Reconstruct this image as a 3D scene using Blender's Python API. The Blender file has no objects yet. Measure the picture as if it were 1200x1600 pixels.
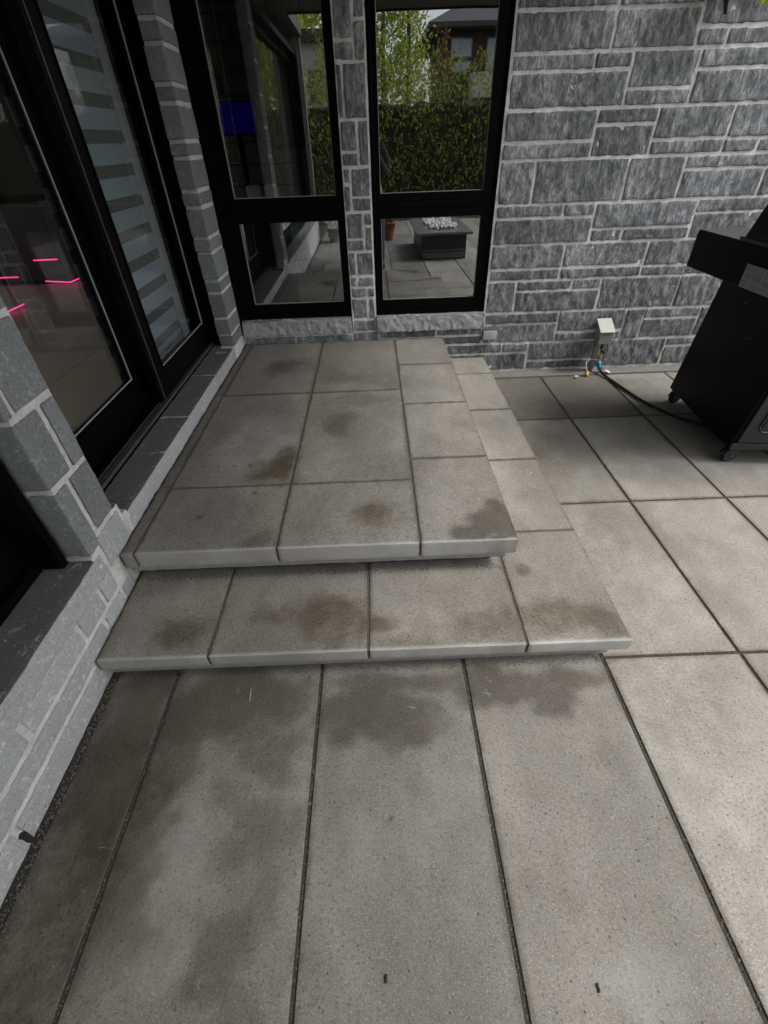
import bpy, math, random
import numpy as np
from mathutils import Vector, Matrix
random.seed(7); rng = np.random.default_rng(7)
R = math.radians
S = bpy.context.scene
COL = S.collection

# ------------------------------------------------------------------ camera, light, exposure
pi_, ya, ro = R(-39.3469), R(.1376), R(-2.1405)
fw = Vector((math.sin(ya)*math.cos(pi_), math.cos(ya)*math.cos(pi_), math.sin(pi_)))
r0 = Vector((math.cos(ya), -math.sin(ya), 0)); u0 = r0.cross(fw)
rv = math.cos(ro)*r0 + math.sin(ro)*u0; uv = -math.sin(ro)*r0 + math.cos(ro)*u0
cd = bpy.data.cameras.new('camera'); cam = bpy.data.objects.new('camera', cd); COL.objects.link(cam)
m = Matrix((rv, uv, -fw)).transposed().to_4x4(); m.translation = Vector((0, 0, 1.5)); cam.matrix_world = m
cd.sensor_fit = 'HORIZONTAL'; cd.sensor_width = 36; cd.lens = 709.4128/1200*36
cd.clip_start = .02; cd.clip_end = 500
S.camera = cam

SUN_EL, SUN_ROT = R(50), R(102)      # azimuth measured clockwise from +Y
W = bpy.data.worlds.new('World'); S.world = W; W.use_nodes = True
nt = W.node_tree; nt.nodes.clear()
sk = nt.nodes.new('ShaderNodeTexSky'); sk.sky_type = 'NISHITA'; sk.sun_disc = False
sk.sun_elevation = SUN_EL; sk.sun_rotation = SUN_ROT; sk.air_density = 1.0; sk.dust_density = 3.0
hs = nt.nodes.new('ShaderNodeHueSaturation'); hs.inputs['Saturation'].default_value = .22
bg = nt.nodes.new('ShaderNodeBackground'); bg.inputs['Strength'].default_value = .15
ow = nt.nodes.new('ShaderNodeOutputWorld')
nt.links.new(sk.outputs[0], hs.inputs['Color']); nt.links.new(hs.outputs[0], bg.inputs[0]); nt.links.new(bg.outputs[0], ow.inputs[0])
sl = bpy.data.lights.new('sun', 'SUN'); sl.energy = 1.5; sl.angle = R(20); sl.color = (1, .97, .93)
so = bpy.data.objects.new('sun', sl); COL.objects.link(so)
sd = Vector((math.sin(SUN_ROT)*math.cos(SUN_EL), math.cos(SUN_ROT)*math.cos(SUN_EL), math.sin(SUN_EL)))
so.rotation_euler = sd.to_track_quat('Z', 'Y').to_euler(); so.location = (6, -4, 8)
S.view_settings.view_transform = 'Standard'; S.view_settings.look = 'None'
S.view_settings.exposure = 1.02; S.view_settings.gamma = 1
S.render.engine = 'CYCLES'
S.cycles.max_bounces = 8; S.cycles.transparent_max_bounces = 16; S.cycles.glossy_bounces = 5
S.render.resolution_x = 768; S.render.resolution_y = 1024

# ------------------------------------------------------------------ noise in numpy
def _h(ix, iy, iz, s):
    n = (ix*374761393 + iy*668265263 + iz*2147483647 + s*974634777) & 0xffffffff
    n = ((n ^ (n >> 13))*1274126177) & 0xffffffff
    n = n ^ (n >> 16)
    return (n & 0xffff)/65535.0
def vnoise(P, s=0):
    P = np.asarray(P, float); f = np.floor(P).astype(np.int64); t = P-f; t = t*t*(3-2*t)
    r = 0
    for a in (0, 1):
        for b in (0, 1):
            for c in (0, 1):
                w = (t[:, 0] if a else 1-t[:, 0])*(t[:, 1] if b else 1-t[:, 1])*(t[:, 2] if c else 1-t[:, 2])
                r = r + w*_h(f[:, 0]+a, f[:, 1]+b, f[:, 2]+c, s)
    return r
def fbm(P, s=0, o=4):
    P = np.asarray(P, float); r = 0; a = .5; tot = 0
    for i in range(o):
        r = r + a*vnoise(P*(2**i), s+i*17); tot += a; a *= .5
    return r/tot

# ------------------------------------------------------------------ object helpers
def tag(o, label=None, cat=None, group=None, kind=None):
    if label: o['label'] = label
    if cat: o['category'] = cat
    if group: o['group'] = group
    if kind: o['kind'] = kind
    return o
def thing(name, loc, label, cat, group=None):
    o = bpy.data.objects.new(name, None); o.empty_display_size = .1
    COL.objects.link(o); o.location = loc
    return tag(o, label, cat, group)
def rootloc(p):
    v = Vector((0, 0, 0))
    while p is not None:
        v += Vector(p.location); p = p.parent
    return v
class MB:
    def __init__(s): s.V = []; s.F = []; s.n = 0; s.C = []; s.M = []
    def add(s, V, F, C=None, mi=0):
        V = np.asarray(V, float).reshape(-1, 3)
        for f in F: s.F.append(tuple(int(i)+s.n for i in f)); s.M.append(mi)
        s.V.append(V); s.n += len(V)
        s.C.append(np.zeros((len(V), 4)) if C is None else np.asarray(C, float)); return s
    def box(s, lo, hi, mi=0):
        x0, y0, z0 = lo; x1, y1, z1 = hi
        V = [(x0,y0,z0),(x1,y0,z0),(x1,y1,z0),(x0,y1,z0),(x0,y0,z1),(x1,y0,z1),(x1,y1,z1),(x0,y1,z1)]
        return s.add(V, [(0,3,2,1),(4,5,6,7),(0,1,5,4),(1,2,6,5),(2,3,7,6),(3,0,4,7)], mi=mi)
    def hexa(s, V, mi=0):
        return s.add(V, [(0,3,2,1),(4,5,6,7),(0,1,5,4),(1,2,6,5),(2,3,7,6),(3,0,4,7)], mi=mi)
    def tube(s, pts, rad, n=10, cap=True, mi=0):
        pts = [Vector(p) for p in pts]; V = []; F = []
        rads = rad if isinstance(rad, (list, tuple)) else [rad]*len(pts)
        up = None
        for i, p in enumerate(pts):
            d = (pts[min(i+1, len(pts)-1)]-pts[max(i-1, 0)]).normalized()
            if up is None: up = Vector((0,0,1)) if abs(d.z) < .9 else Vector((1,0,0))
            a = d.cross(up).normalized(); b = a.cross(d).normalized(); up = b
            for k in range(n):
                t = 2*math.pi*k/n; V.append(p+(a*math.cos(t)+b*math.sin(t))*rads[i])
        for i in range(len(pts)-1):
            for k in range(n):
                F.append((i*n+k, i*n+(k+1)%n, (i+1)*n+(k+1)%n, (i+1)*n+k))
        if cap: F.append(tuple(range(n))[::-1]); F.append(tuple((len(pts)-1)*n+k for k in range(n)))
        return s.add([tuple(v) for v in V], F, mi=mi)
    def rbox(s, lo, hi, r=.003, res=.02, faces='xXyYzZ', amp=0, seed=0, nscale=(40,40,40), col=None, jit=0, mi=0, lowf=.6):
        """rounded box of grids, optionally roughened"""
        lo = np.array(lo, float); hi = np.array(hi, float)
        tk = []
        for a in range(3):
            n = max(1, int((hi[a]-lo[a]-2*r)/res))
            tk.append(np.concatenate([[lo[a], lo[a]+r*.45], np.linspace(lo[a]+r, hi[a]-r, n+1), [hi[a]-r*.45, hi[a]]]))
        for fc in faces:
            ax = 'xyz'.index(fc.lower()); up = fc.isupper()
            b, c = [(1,2),(2,0),(0,1)][ax]
            B, Cc = np.meshgrid(tk[b], tk[c], indexing='ij'); nb, nc = B.shape
            P = np.zeros((nb*nc, 3)); P[:, b] = B.ravel(); P[:, c] = Cc.ravel(); P[:, ax] = hi[ax] if up else lo[ax]
            q = np.clip(P, lo+r, hi-r); d = P-q; L = np.linalg.norm(d, axis=1, keepdims=True); L[L < 1e-9] = 1
            P2 = q + d/L*r
            if jit:
                for k in range(3):
                    P2[:, k] += jit*(fbm(P*np.array([23,23,23.])+seed*7.1, 31+k, 3)-.5)*2
            if amp:
                n = fbm(P*np.array(nscale)+seed*3.7, 5, 4)-.5 + lowf*(fbm(P*9+seed*1.7, 9, 2)-.5)
                P2 += (d/L)*(amp*n)[:, None]
            C = None
            if col is not None: C = col(P) if callable(col) else np.tile(np.array(col, float), (len(P), 1))
            F = []
            for i in range(nb-1):
                for j in range(nc-1):
                    k = i*nc+j; f = (k, k+nc, k+nc+1, k+1)
                    F.append(f if up else f[::-1])
            s.add(P2, F, C, mi)
        return s
    def build(s, name, mats, parent=None, smooth=False, bevel=0, label=None):
        V = np.concatenate(s.V) if s.V else np.zeros((0, 3)); off = rootloc(parent)
        V = V-np.array(off)
        me = bpy.data.meshes.new(name); me.from_pydata(V.tolist(), [], s.F); me.update()
        C = np.concatenate(s.C)
        if np.any(C):
            at = me.color_attributes.new('Col', 'FLOAT_COLOR', 'POINT'); at.data.foreach_set('color', C.ravel())
        if not isinstance(mats, (list, tuple)): mats = [mats]
        for mt in mats: me.materials.append(mt)
        if len(mats) > 1: me.polygons.foreach_set('material_index', s.M)
        if smooth: me.polygons.foreach_set('use_smooth', [True]*len(me.polygons))
        o = bpy.data.objects.new(name, me); COL.objects.link(o)
        if parent is not None: o.parent = parent
        if bevel:
            b = o.modifiers.new('bevel', 'BEVEL'); b.width = bevel; b.segments = 2; b.limit_method = 'ANGLE'
        if label: o['label'] = label
        return o

# ------------------------------------------------------------------ materials
class NT:
    def __init__(s, name):
        s.m = bpy.data.materials.new(name); s.m.use_nodes = True; s.t = s.m.node_tree; s.t.nodes.clear()
        s.out = s.t.nodes.new('ShaderNodeOutputMaterial')
    def n(s, ty, ins=None, **kw):
        nd = s.t.nodes.new(ty)
        for k, v in kw.items(): setattr(nd, k, v)
        for k, v in (ins or {}).items():
            if isinstance(v, bpy.types.NodeSocket): s.t.links.new(v, nd.inputs[k])
            else: nd.inputs[k].default_value = v
        return nd
    def pos(s, scale=(1,1,1)):
        g = s.n('ShaderNodeNewGeometry')
        return s.n('ShaderNodeMapping', {'Vector': g.outputs['Position'], 'Scale': scale}).outputs[0]
    def noise(s, vec, sc, det=3, rough=.55, dist=0):
        return s.n('ShaderNodeTexNoise', {'Vector': vec, 'Scale': sc, 'Detail': det, 'Roughness': rough, 'Distortion': dist}).outputs['Fac']
    def ramp(s, fac, stops):
        r = s.n('ShaderNodeValToRGB', {'Fac': fac}); cr = r.color_ramp
        while len(cr.elements) < len(stops): cr.elements.new(.5)
        for e, (p, c) in zip(cr.elements, stops):
            e.position = p; e.color = (c, c, c, 1) if isinstance(c, (int, float)) else (*c, 1)
        return r.outputs[0]
    def mix(s, f, a, b, mode='MIX'):
        nd = s.n('ShaderNodeMix', data_type='RGBA', blend_type=mode)
        for i, v in ((0, f), (6, a), (7, b)):
            if isinstance(v, bpy.types.NodeSocket): s.t.links.new(v, nd.inputs[i])
            elif i == 0: nd.inputs[0].default_value = v
            else: nd.inputs[i].default_value = (*v, 1) if isinstance(v, (tuple, list)) else (v, v, v, 1)
        return nd.outputs[2]
    def math(s, op, a, b=0., c=0., clamp=False):
        nd = s.n('ShaderNodeMath', operation=op, use_clamp=clamp)
        for i, v in enumerate((a, b, c)):
            if isinstance(v, bpy.types.NodeSocket): s.t.links.new(v, nd.inputs[i])
            else: nd.inputs[i].default_value = v
        return nd.outputs[0]
    def bump(s, h, st, dist, nrm=None):
        i = {'Height': h, 'Strength': st, 'Distance': dist}
        if nrm is not None: i['Normal'] = nrm
        return s.n('ShaderNodeBump', i).outputs[0]
    def bsdf(s, **k):
        ins = {kk.replace('_', ' '): v for kk, v in k.items()}
        for kk, v in list(ins.items()):
            if isinstance(v, tuple) and len(v) == 3 and 'Color' in kk: ins[kk] = (*v, 1)
        b = s.n('ShaderNodeBsdfPrincipled', ins); s.t.links.new(b.outputs[0], s.out.inputs[0]); return s.m

def simple(name, c, rough=.5, metal=0., var=.0, nsc=20, bump=0., **k):
    t = NT(name); ins = {}
    col = (*c, 1)
    p = t.pos()
    if var:
        f = t.noise(p, nsc, 4)
        col = t.mix(f, tuple(x*(1-var) for x in c), tuple(min(1, x*(1+var)) for x in c))
    if bump: ins['Normal'] = t.bump(t.noise(p, nsc*4, 3), bump, .002)
    return t.bsdf(Base_Color=col, Roughness=rough, Metallic=metal, **ins, **k)

def mat_paver(name, base=(.218, .206, .181), side=False):
    t = NT(name); p = t.pos()
    at = t.n('ShaderNodeVertexColor', layer_name='Col'); sp = t.n('ShaderNodeSeparateColor', {'Color': at.outputs['Color']})
    wet_shade, moss, light = sp.outputs[0], sp.outputs[1], sp.outputs[2]; tone = at.outputs['Alpha']
    big = t.noise(t.pos((1.3,.55,1)), 2.6, 5, .62); mid = t.noise(p, 11, 4, .65); fine = t.noise(p, 105, 4, .75); vf = t.noise(p, 260, 2, .6)
    c = t.mix(t.ramp(big, [(.3, 0.), (.7, 1.)]), tuple(x*.70 for x in base), tuple(x*1.22 for x in base))
    c = t.mix(t.math('MULTIPLY', t.ramp(mid, [(.35, 0.), (.7, 1.)]), .45), c, (base[0]*.72, base[1]*.70, base[2]*.66))
    # exposed sand and grit
    c = t.mix(t.ramp(fine, [(.36, .72), (.50, 0.)]), c, tuple(x*.42 for x in base))
    c = t.mix(t.ramp(vf, [(.56, 0.), (.68, .5)]), c, (.46, .44, .40))
    vo = t.n('ShaderNodeTexVoronoi', {'Vector': p, 'Scale': 120.}); 
    c = t.mix(t.math('MULTIPLY', t.ramp(vo.outputs['Distance'], [(.10, 1.), (.22, 0.)]), t.ramp(t.n('ShaderNodeSeparateColor', {'Color': vo.outputs['Color']}).outputs[0], [(.78, 0.), (.82, .55)])), c, (.5, .48, .43))
    # a few dark pits
    vp = t.n('ShaderNodeTexVoronoi', {'Vector': p, 'Scale': 42.})
    pit = t.math('MULTIPLY', t.ramp(vp.outputs['Distance'], [(.07, 1.), (.15, 0.)]), t.ramp(t.n('ShaderNodeSeparateColor', {'Color': vp.outputs['Color']}).outputs[1], [(.62, 0.), (.66, .85)]))
    c = t.mix(pit, c, (.05, .048, .042))
    # wet and grown-over stains, painted shade included, edges broken by noise
    brk = t.math('SUBTRACT', t.noise(p, 26, 5, .7), .5)
    we = t.math('ADD', wet_shade, t.math('MULTIPLY', t.math('MULTIPLY', brk, 1.1), t.ramp(wet_shade, [(0., 0.), (.35, 1.), (1., .35)])), clamp=True)
    spots = t.math('MULTIPLY', t.ramp(t.noise(p, 38, 3, .6), [(.64, 0.), (.70, 1.)]), t.ramp(t.noise(p, 3.1, 3, .6), [(.48, 0.), (.62, .5)]))
    damp = t.math('MULTIPLY', t.ramp(t.math('ADD', t.noise(p, 2.7, 5, .62), t.math('MULTIPLY', brk, .10)), [(.46, 0.), (.64, 1.)]), .36)
    sharp = t.ramp(t.math('ADD', wet_shade, t.math('MULTIPLY', t.math('SUBTRACT', t.noise(p, 12, 6, .75), .5), .9)), [(.40, 0.), (.50, 1.)])
    we = t.math('ADD', t.math('MULTIPLY', we, .82), t.math('MULTIPLY', t.math('MULTIPLY', sharp, wet_shade), .34), clamp=True)
    we = t.math('MAXIMUM', we, t.math('MAXIMUM', spots, damp))
    me = t.math('ADD', moss, t.math('MULTIPLY', t.math('MULTIPLY', brk, 1.3), t.ramp(moss, [(0., 0.), (.35, 1.), (1., .4)])), clamp=True)
    c = t.mix(t.math('MULTIPLY', light, .9), c, t.mix(.6, c, (.46, .46, .44)))
    c = t.mix(t.math('MULTIPLY', me, .95), c, t.mix(1., c, (.45, .385, .29), 'MULTIPLY'))
    c = t.mix(t.math('MULTIPLY', we, .9), c, t.mix(1., c, (.36, .335, .30), 'MULTIPLY'))
    resid = t.math('MULTIPLY', t.ramp(t.noise(p, 34, 5, .8, .8), [(.60, 0.), (.66, 1.)]), t.ramp(t.noise(p, 3.7, 3, .6), [(.50, 0.), (.66, .38)]))
    c = t.mix(resid, c, (.42,.42,.40))
    g = t.n('ShaderNodeCombineColor', {0: tone, 1: tone, 2: tone}).outputs[0]
    c = t.mix(1., c, g, 'MULTIPLY')
    ro_ = t.math('SUBTRACT', t.math('MULTIPLY_ADD', fine, .15, .74), t.math('MULTIPLY', we, .18))
    h = t.math('ADD', t.math('MULTIPLY', fine, .8), t.math('SUBTRACT', t.math('MULTIPLY', vf, .4), pit))
    return t.bsdf(Base_Color=c, Roughness=ro_, Specular_IOR_Level=.35, Normal=t.bump(h, .55, .0016))

def mat_split(name, axis_scale, lo=(.052,.058,.065), hi=(.30,.31,.32)):
    """split-face stone with near-vertical chisel streaks"""
    t = NT(name); p = t.pos(axis_scale); pi = t.pos()
    at = t.n('ShaderNodeVertexColor', layer_name='Col'); tone = at.outputs['Alpha']
    a = t.noise(p, 34, 5, .78, .5); b = t.noise(p, 95, 3, .75, .3); cst = t.noise(pi, 260, 2, .6)
    s = t.math('ADD', t.math('MULTIPLY', a, .6), t.math('ADD', t.math('MULTIPLY', b, .28), t.math('MULTIPLY', cst, .12)))
    big = t.noise(pi, 3.2, 3, .6)
    s = t.math('ADD', s, t.math('MULTIPLY', t.math('SUBTRACT', big, .5), .25))
    mid = tuple((x*.72+y*.28) for x, y in zip(lo, hi))
    c = t.ramp(s, [(.37, lo), (.50, mid), (.65, hi)])
    g = t.n('ShaderNodeCombineColor', {0: tone, 1: tone, 2: tone}).outputs[0]
    c = t.mix(1., c, g, 'MULTIPLY')
    return t.bsdf(Base_Color=c, Roughness=.82, Specular_IOR_Level=.3, Normal=t.bump(s, .9, .008))
def mat_granite(name, lo=(.108,.118,.125), hi=(.34,.355,.36), spots=.85, splot=0.):
    """sawn, speckled grey stone"""
    t = NT(name); p = t.pos()
    at = t.n('ShaderNodeVertexColor', layer_name='Col'); tone = at.outputs['Alpha']
    a = t.noise(p, 14, 5, .7); b = t.noise(p, 190, 3, .7); d = t.noise(p, 55, 5, .75)
    c = t.mix(t.ramp(b, [(.3, 0.), (.7, 1.)]), lo, tuple((x+y)/2 for x, y in zip(lo, hi)))
    c = t.mix(t.math('MULTIPLY', t.math('MULTIPLY', t.ramp(d, [(.52, 0.), (.62, 1.)]), t.ramp(a, [(.42, 0.), (.62, 1.)])), spots), c, hi)
    c = t.mix(t.ramp(t.noise(p, 80, 2, .5), [(.68, 0.), (.74, .7)]), c, tuple(x*.35 for x in lo))
    if splot: c = t.mix(t.math('MULTIPLY', t.ramp(t.noise(p, 13, 6, .72, .6), [(.60, 0.), (.66, 1.)]), splot), c, (.42,.41,.40))
    g = t.n('ShaderNodeCombineColor', {0: tone, 1: tone, 2: tone}).outputs[0]
    c = t.mix(1., c, g, 'MULTIPLY')
    return t.bsdf(Base_Color=c, Roughness=.8, Specular_IOR_Level=.3, Normal=t.bump(t.math('ADD', b, t.math('MULTIPLY', d, .6)), .6, .003))
def mat_mortar(name, c=(.50,.49,.47)):
    t = NT(name); p = t.pos(); a = t.noise(p, 16, 4, .7); b = t.noise(p, 150, 3, .7)
    cc = t.mix(t.ramp(a, [(.3, 0.), (.65, 1.)]), tuple(x*.66 for x in c), c)
    cc = t.mix(t.ramp(b, [(.3, .45), (.5, 0.)]), cc, tuple(x*.5 for x in c))
    return t.bsdf(Base_Color=cc, Roughness=.95, Specular_IOR_Level=.2, Normal=t.bump(t.math('ADD', a, b), .8, .006))
def mat_glass(name, refl=.25, tint=(.75,.77,.78), warp=0.0):
    t = NT(name)
    fr = t.n('ShaderNodeFresnel', {'IOR': 1.5}).outputs[0]
    gn = {}
    if warp:
        gn['Normal'] = t.bump(t.noise(t.pos((1,1,1.6)), 2.2, 1, .4), warp, .02)
    gl = t.n('ShaderNodeBsdfGlossy', {'Color': (.95,.97,1,1), 'Roughness': .0, **gn})
    tr = t.n('ShaderNodeBsdfTransparent', {'Color': (*tint, 1)})
    bf = t.n('ShaderNodeNewGeometry').outputs['Backfacing']
    f = t.math('MULTIPLY', t.math('MULTIPLY_ADD', fr, 1.-refl, refl, clamp=True), t.math('SUBTRACT', 1., bf))
    mx = t.n('ShaderNodeMixShader', {0: f, 1: tr.outputs[0], 2: gl.outputs[0]})
    t.t.links.new(mx.outputs[0], t.out.inputs[0]); return t.m
def mat_emit(name, c, s):
    t = NT(name); e = t.n('ShaderNodeEmission', {'Color': (*c, 1), 'Strength': s}); t.t.links.new(e.outputs[0], t.out.inputs[0]); return t.m
def mat_leaf(name, cols, trans=.3):
    t = NT(name); p = t.pos()
    f = t.noise(p, 1.6, 4, .7); g = t.n('ShaderNodeNewGeometry').outputs['Random Per Island']
    c = t.mix(t.ramp(t.math('ADD', t.math('MULTIPLY', f, .6), t.math('MULTIPLY', g, .4)), [(.35, 0.), (.62, 1.)]), cols[0], cols[1])
    d = t.n('ShaderNodeBsdfDiffuse', {'Color': c}); tl = t.n('ShaderNodeBsdfTranslucent', {'Color': c})
    mx = t.n('ShaderNodeMixShader', {0: trans, 1: d.outputs[0], 2: tl.outputs[0]})
    t.t.links.new(mx.outputs[0], t.out.inputs[0]); return t.m

M = {}
M['paver'] = mat_paver('concrete_paver')
M['joint'] = simple('joint_sand', (.035,.032,.027), .95, var=.6, nsc=160, bump=.8)
M['grit'] = simple('grit', (.10,.09,.075), .9, var=.5, nsc=90)
M['riser'] = simple('riser_concrete', (.26,.255,.24), .9, var=.35, nsc=30, bump=.4)
M['strip'] = simple('wall_foot_concrete', (.15,.145,.13), .9, var=.4, nsc=18, bump=.5)
M['split'] = mat_split('split_face_stone_back', (1,1,.42), (.058,.065,.073), (.48,.49,.50))
M['granite'] = mat_granite('sawn_stone')
M['rock'] = mat_granite('rock_faced_sill', (.24,.243,.255), (.60,.60,.62), .8)
M['silltop'] = mat_granite('weathered_sill_top', (.062,.056,.054), (.26,.25,.24), .5, .9)
M['mortar'] = mat_mortar('mortar', (.84,.83,.81))
M['mortar_dusty'] = mat_mortar('mortar_dusty', (.62,.61,.585))
M['dusty'] = mat_granite('dusty_low_stone', (.22,.232,.238), (.54,.55,.55), .85)
M['black'] = simple('black_frame_paint', (.0016,.0017,.0019), .42, bump=.05, nsc=60, Specular_IOR_Level=.08)
M['spacer'] = simple('glazing_spacer', (.35,.36,.36), .4)
M['alu'] = simple('worn_track_metal', (.22,.21,.20), .38, metal=.8, var=.5, nsc=40)
M['glass'] = mat_glass('window_glass', .32, (.80,.82,.82), .015)
M['glass_door'] = mat_glass('door_glass', .04, (.90,.92,.92), .02)
M['soffit'] = simple('soffit', (.055,.052,.048), .7, var=.15)
M['fascia'] = simple('fascia', (.02,.02,.02), .5)
M['int_floor'] = simple('interior_floor_tile', (.66,.54,.40), .4, var=.25, nsc=3)
M['int_wall'] = simple('interior_wall', (.16,.15,.14), .8)
M['bbq'] = simple('grill_black', (.0012,.0012,.0013), .42, Specular_IOR_Level=.12)
M['bbq_lid'] = simple('grill_lid_enamel', (.0016,.0016,.0018), .2, Specular_IOR_Level=.22)
M['bbq_grey'] = simple('grill_grey_panel', (.016,.018,.021), .42, metal=.1, var=.1)
M['bbq_shelf'] = simple('grill_shelf_top', (.07,.073,.077), .35, metal=.4)
M['rubber'] = simple('rubber', (.012,.012,.012), .6)
M['galv'] = simple('galvanised_box', (.42,.42,.40), .42, metal=.55, var=.35, nsc=40)
M['pipe'] = simple('grey_pipe', (.25,.25,.24), .5, var=.2)
M['plate'] = simple('outlet_cover', (.40,.42,.44), .4, var=.05)
M['platerim'] = simple('outlet_rim', (.09,.09,.085), .6)
M['yellow'] = simple('yellow_cap', (.62,.42,.05), .45)
M['blue'] = simple('blue_fitting', (.03,.22,.35), .4)
M['white'] = simple('white_plastic', (.6,.6,.6), .5)
M['brass'] = simple('brass', (.5,.38,.16), .35, metal=.9)
M['red'] = simple('red_print', (.45,.05,.03), .5)

# ------------------------------------------------------------------ stains, with step-foot shade painted in
def blobs(L, seed, z=0.):
    def f(P):
        out = np.zeros((len(P), 3)); P3 = np.c_[P[:, 0], P[:, 1], np.full(len(P), seed*3.3)]
        wx = (fbm(P3*5.5, seed, 4)-.5); wy = (fbm(P3*5.5+50, seed+3, 4)-.5); w2 = fbm(P3*19, seed+5, 3)-.5
        for x, y, rx, ry, k, s in L:
            sc = min(rx, ry)
            dx = (P[:, 0]-x+wx*sc*2.2)/rx; dy = (P[:, 1]-y+wy*sc*2.2)/ry
            d = np.sqrt(dx*dx+dy*dy)+w2*.5
            v = np.clip((1.45-d)/1.1, 0, 1); v = v*v*(3-2*v)*s
            c = {'w': 0, 'b': 1, 'l': 2}[k]; out[:, c] = np.maximum(out[:, c], v)
            if k == 'b': out[:, 0] = np.maximum(out[:, 0], v*.45)
        return out
    return f
S2 = [(-.6,3.12,.158,.178,'w',.7),(-.21,2.86,.252,.146,'w',.5),(-.22,2.22,.122,.159,'w',.7),(-.34,2.34,.218,.313,'w',.25),(-.52,1.82,.117,.121,'b',1.),(-.48,1.93,.064,.083,'b',.8),(-.67,2.08,.152,.266,'l',.4),(-.85,2.16,.139,.21,'w',.3),(-.12,2.52,.229,.104,'w',.5),(-.52,1.34,.077,.061,'w',.6),(-.72,1.46,.215,.105,'w',.25),(-.02,1.43,.1,.074,'b',.75),(-.06,1.47,.239,.105,'w',.2),(.43,1.39,.097,.095,'w',1.1),(.34,1.31,.099,.052,'w',1.1),(.45,1.25,.067,.07,'w',1.1),(.46,1.48,.037,.068,'w',1.),(.46,2.16,.085,.098,'w',.4),(.12,2.73,.161,.136,'w',.4),(-.6,2.44,.225,.098,'w',.4),(.14,1.96,.064,.091,'l',.2),(-.76,1.47,.016,.017,'w',.9),(-.56,1.63,.015,.014,'w',.9)]
for i in range(4):       # rows of little drip marks below the door handle side
    for j in range(4):
        S2.append((-.86+.075*i+.01*j, 1.86+.11*j, .013, .014, 'w', .75))
S1 = [(-.05,1.02,.10,.05,'b',.8),(.75,1.0,.14,.07,'b',.8),(-.74,1.01,.105,.073,'b',.75),(-.25,1.06,.179,.094,'b',.85),(-.42,1.07,.12,.059,'b',.6),(-.15,.96,.113,.043,'w',.5),(.36,1.03,.139,.072,'b',.6),(.11,.93,.134,.036,'b',.4),(.63,1.02,.16,.071,'b',.75),(.8,.94,.088,.039,'b',.6),(.21,1.13,.122,.079,'b',.2),(.54,1.25,.041,.041,'w',.8),(.3,.96,.113,.027,'w',.35),(-.93,1.24,.156,.051,'w',.3),(.86,2.84,.084,.116,'l',.2)]
S0 = [(.57,.77,.073,.068,'w',.8),(.41,.85,.18,.064,'w',.8),(.66,.86,.134,.054,'w',.7),(-.04,.78,.196,.102,'w',.8),(.06,.69,.073,.045,'w',.7),(-.57,.79,.265,.138,'w',.75),(-.39,.64,.123,.117,'w',.55),(-.72,.52,.054,.209,'w',.6),(-.7,.3,.101,.172,'w',.65),(-.4,.44,.11,.095,'w',.45),(-.42,.23,.08,.084,'w',.5),(-.44,.13,.09,.042,'w',.5),(-.28,.17,.061,.088,'w',.3),(-.61,.36,.087,.114,'l',.4),(-.61,.18,.093,.056,'l',.3),(-.01,.45,.009,.006,'w',.9),(1.51,2.35,.151,.144,'w',.2),(1.11,2.46,.118,.107,'b',.3),(.92,1.33,.109,.299,'b',.25),(.91,.9,.137,.036,'b',.2),(.02,.16,.121,.065,'w',.2),(.45,.26,.112,.113,'w',.2),(.54,.1,.086,.04,'l',.3),(.15,.44,.109,.079,'l',.15),(-.1,.37,.088,.072,'l',.15),(1.38,3.31,.571,.162,'w',.5),(1.94,2.83,.17,.139,'w',.3),(-.18,.5,.038,.136,'w',.25),(.86,.55,.076,.108,'l',.2),(1.44,2.05,.139,.073,'w',.25),(-.9,.7,.16,.4,'w',.75),(-.9,.2,.16,.5,'b',.6)]
S0 = [(x, y, rx*1.25, ry*1.25, k, s*(1.25 if k == 'w' and rx > .02 else 1)) for x, y, rx, ry, k, s in S0]
S0 += [(-.88,.80,.10,.10,'l',.5),(-.86,.55,.05,.12,'l',.35),(-.93,.35,.04,.14,'l',.3),(-.52,.84,.30,.10,'w',.9),(.05,.88,.30,.05,'w',.8),(-.68,.66,.10,.16,'w',.7),(-.36,.33,.07,.16,'w',.5),(-.34,.10,.10,.10,'w',.55),(-.62,.02,.2,.07,'w',.4),(.10,.05,.16,.08,'w',.3),(.62,.2,.10,.25,'w',.25),(1.0,.75,.16,.16,'b',.25),(1.05,1.6,.10,.3,'b',.25),(1.6,1.3,.2,.3,'w',.15),(2.1,1.6,.2,.2,'w',.2),(1.0,2.2,.12,.3,'b',.3)]  # wide blobs along the step foot paint contact shade as well as damp
B2, B1, B0 = blobs(S2, 1), blobs(S1, 2), blobs(S0, 3)
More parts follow.
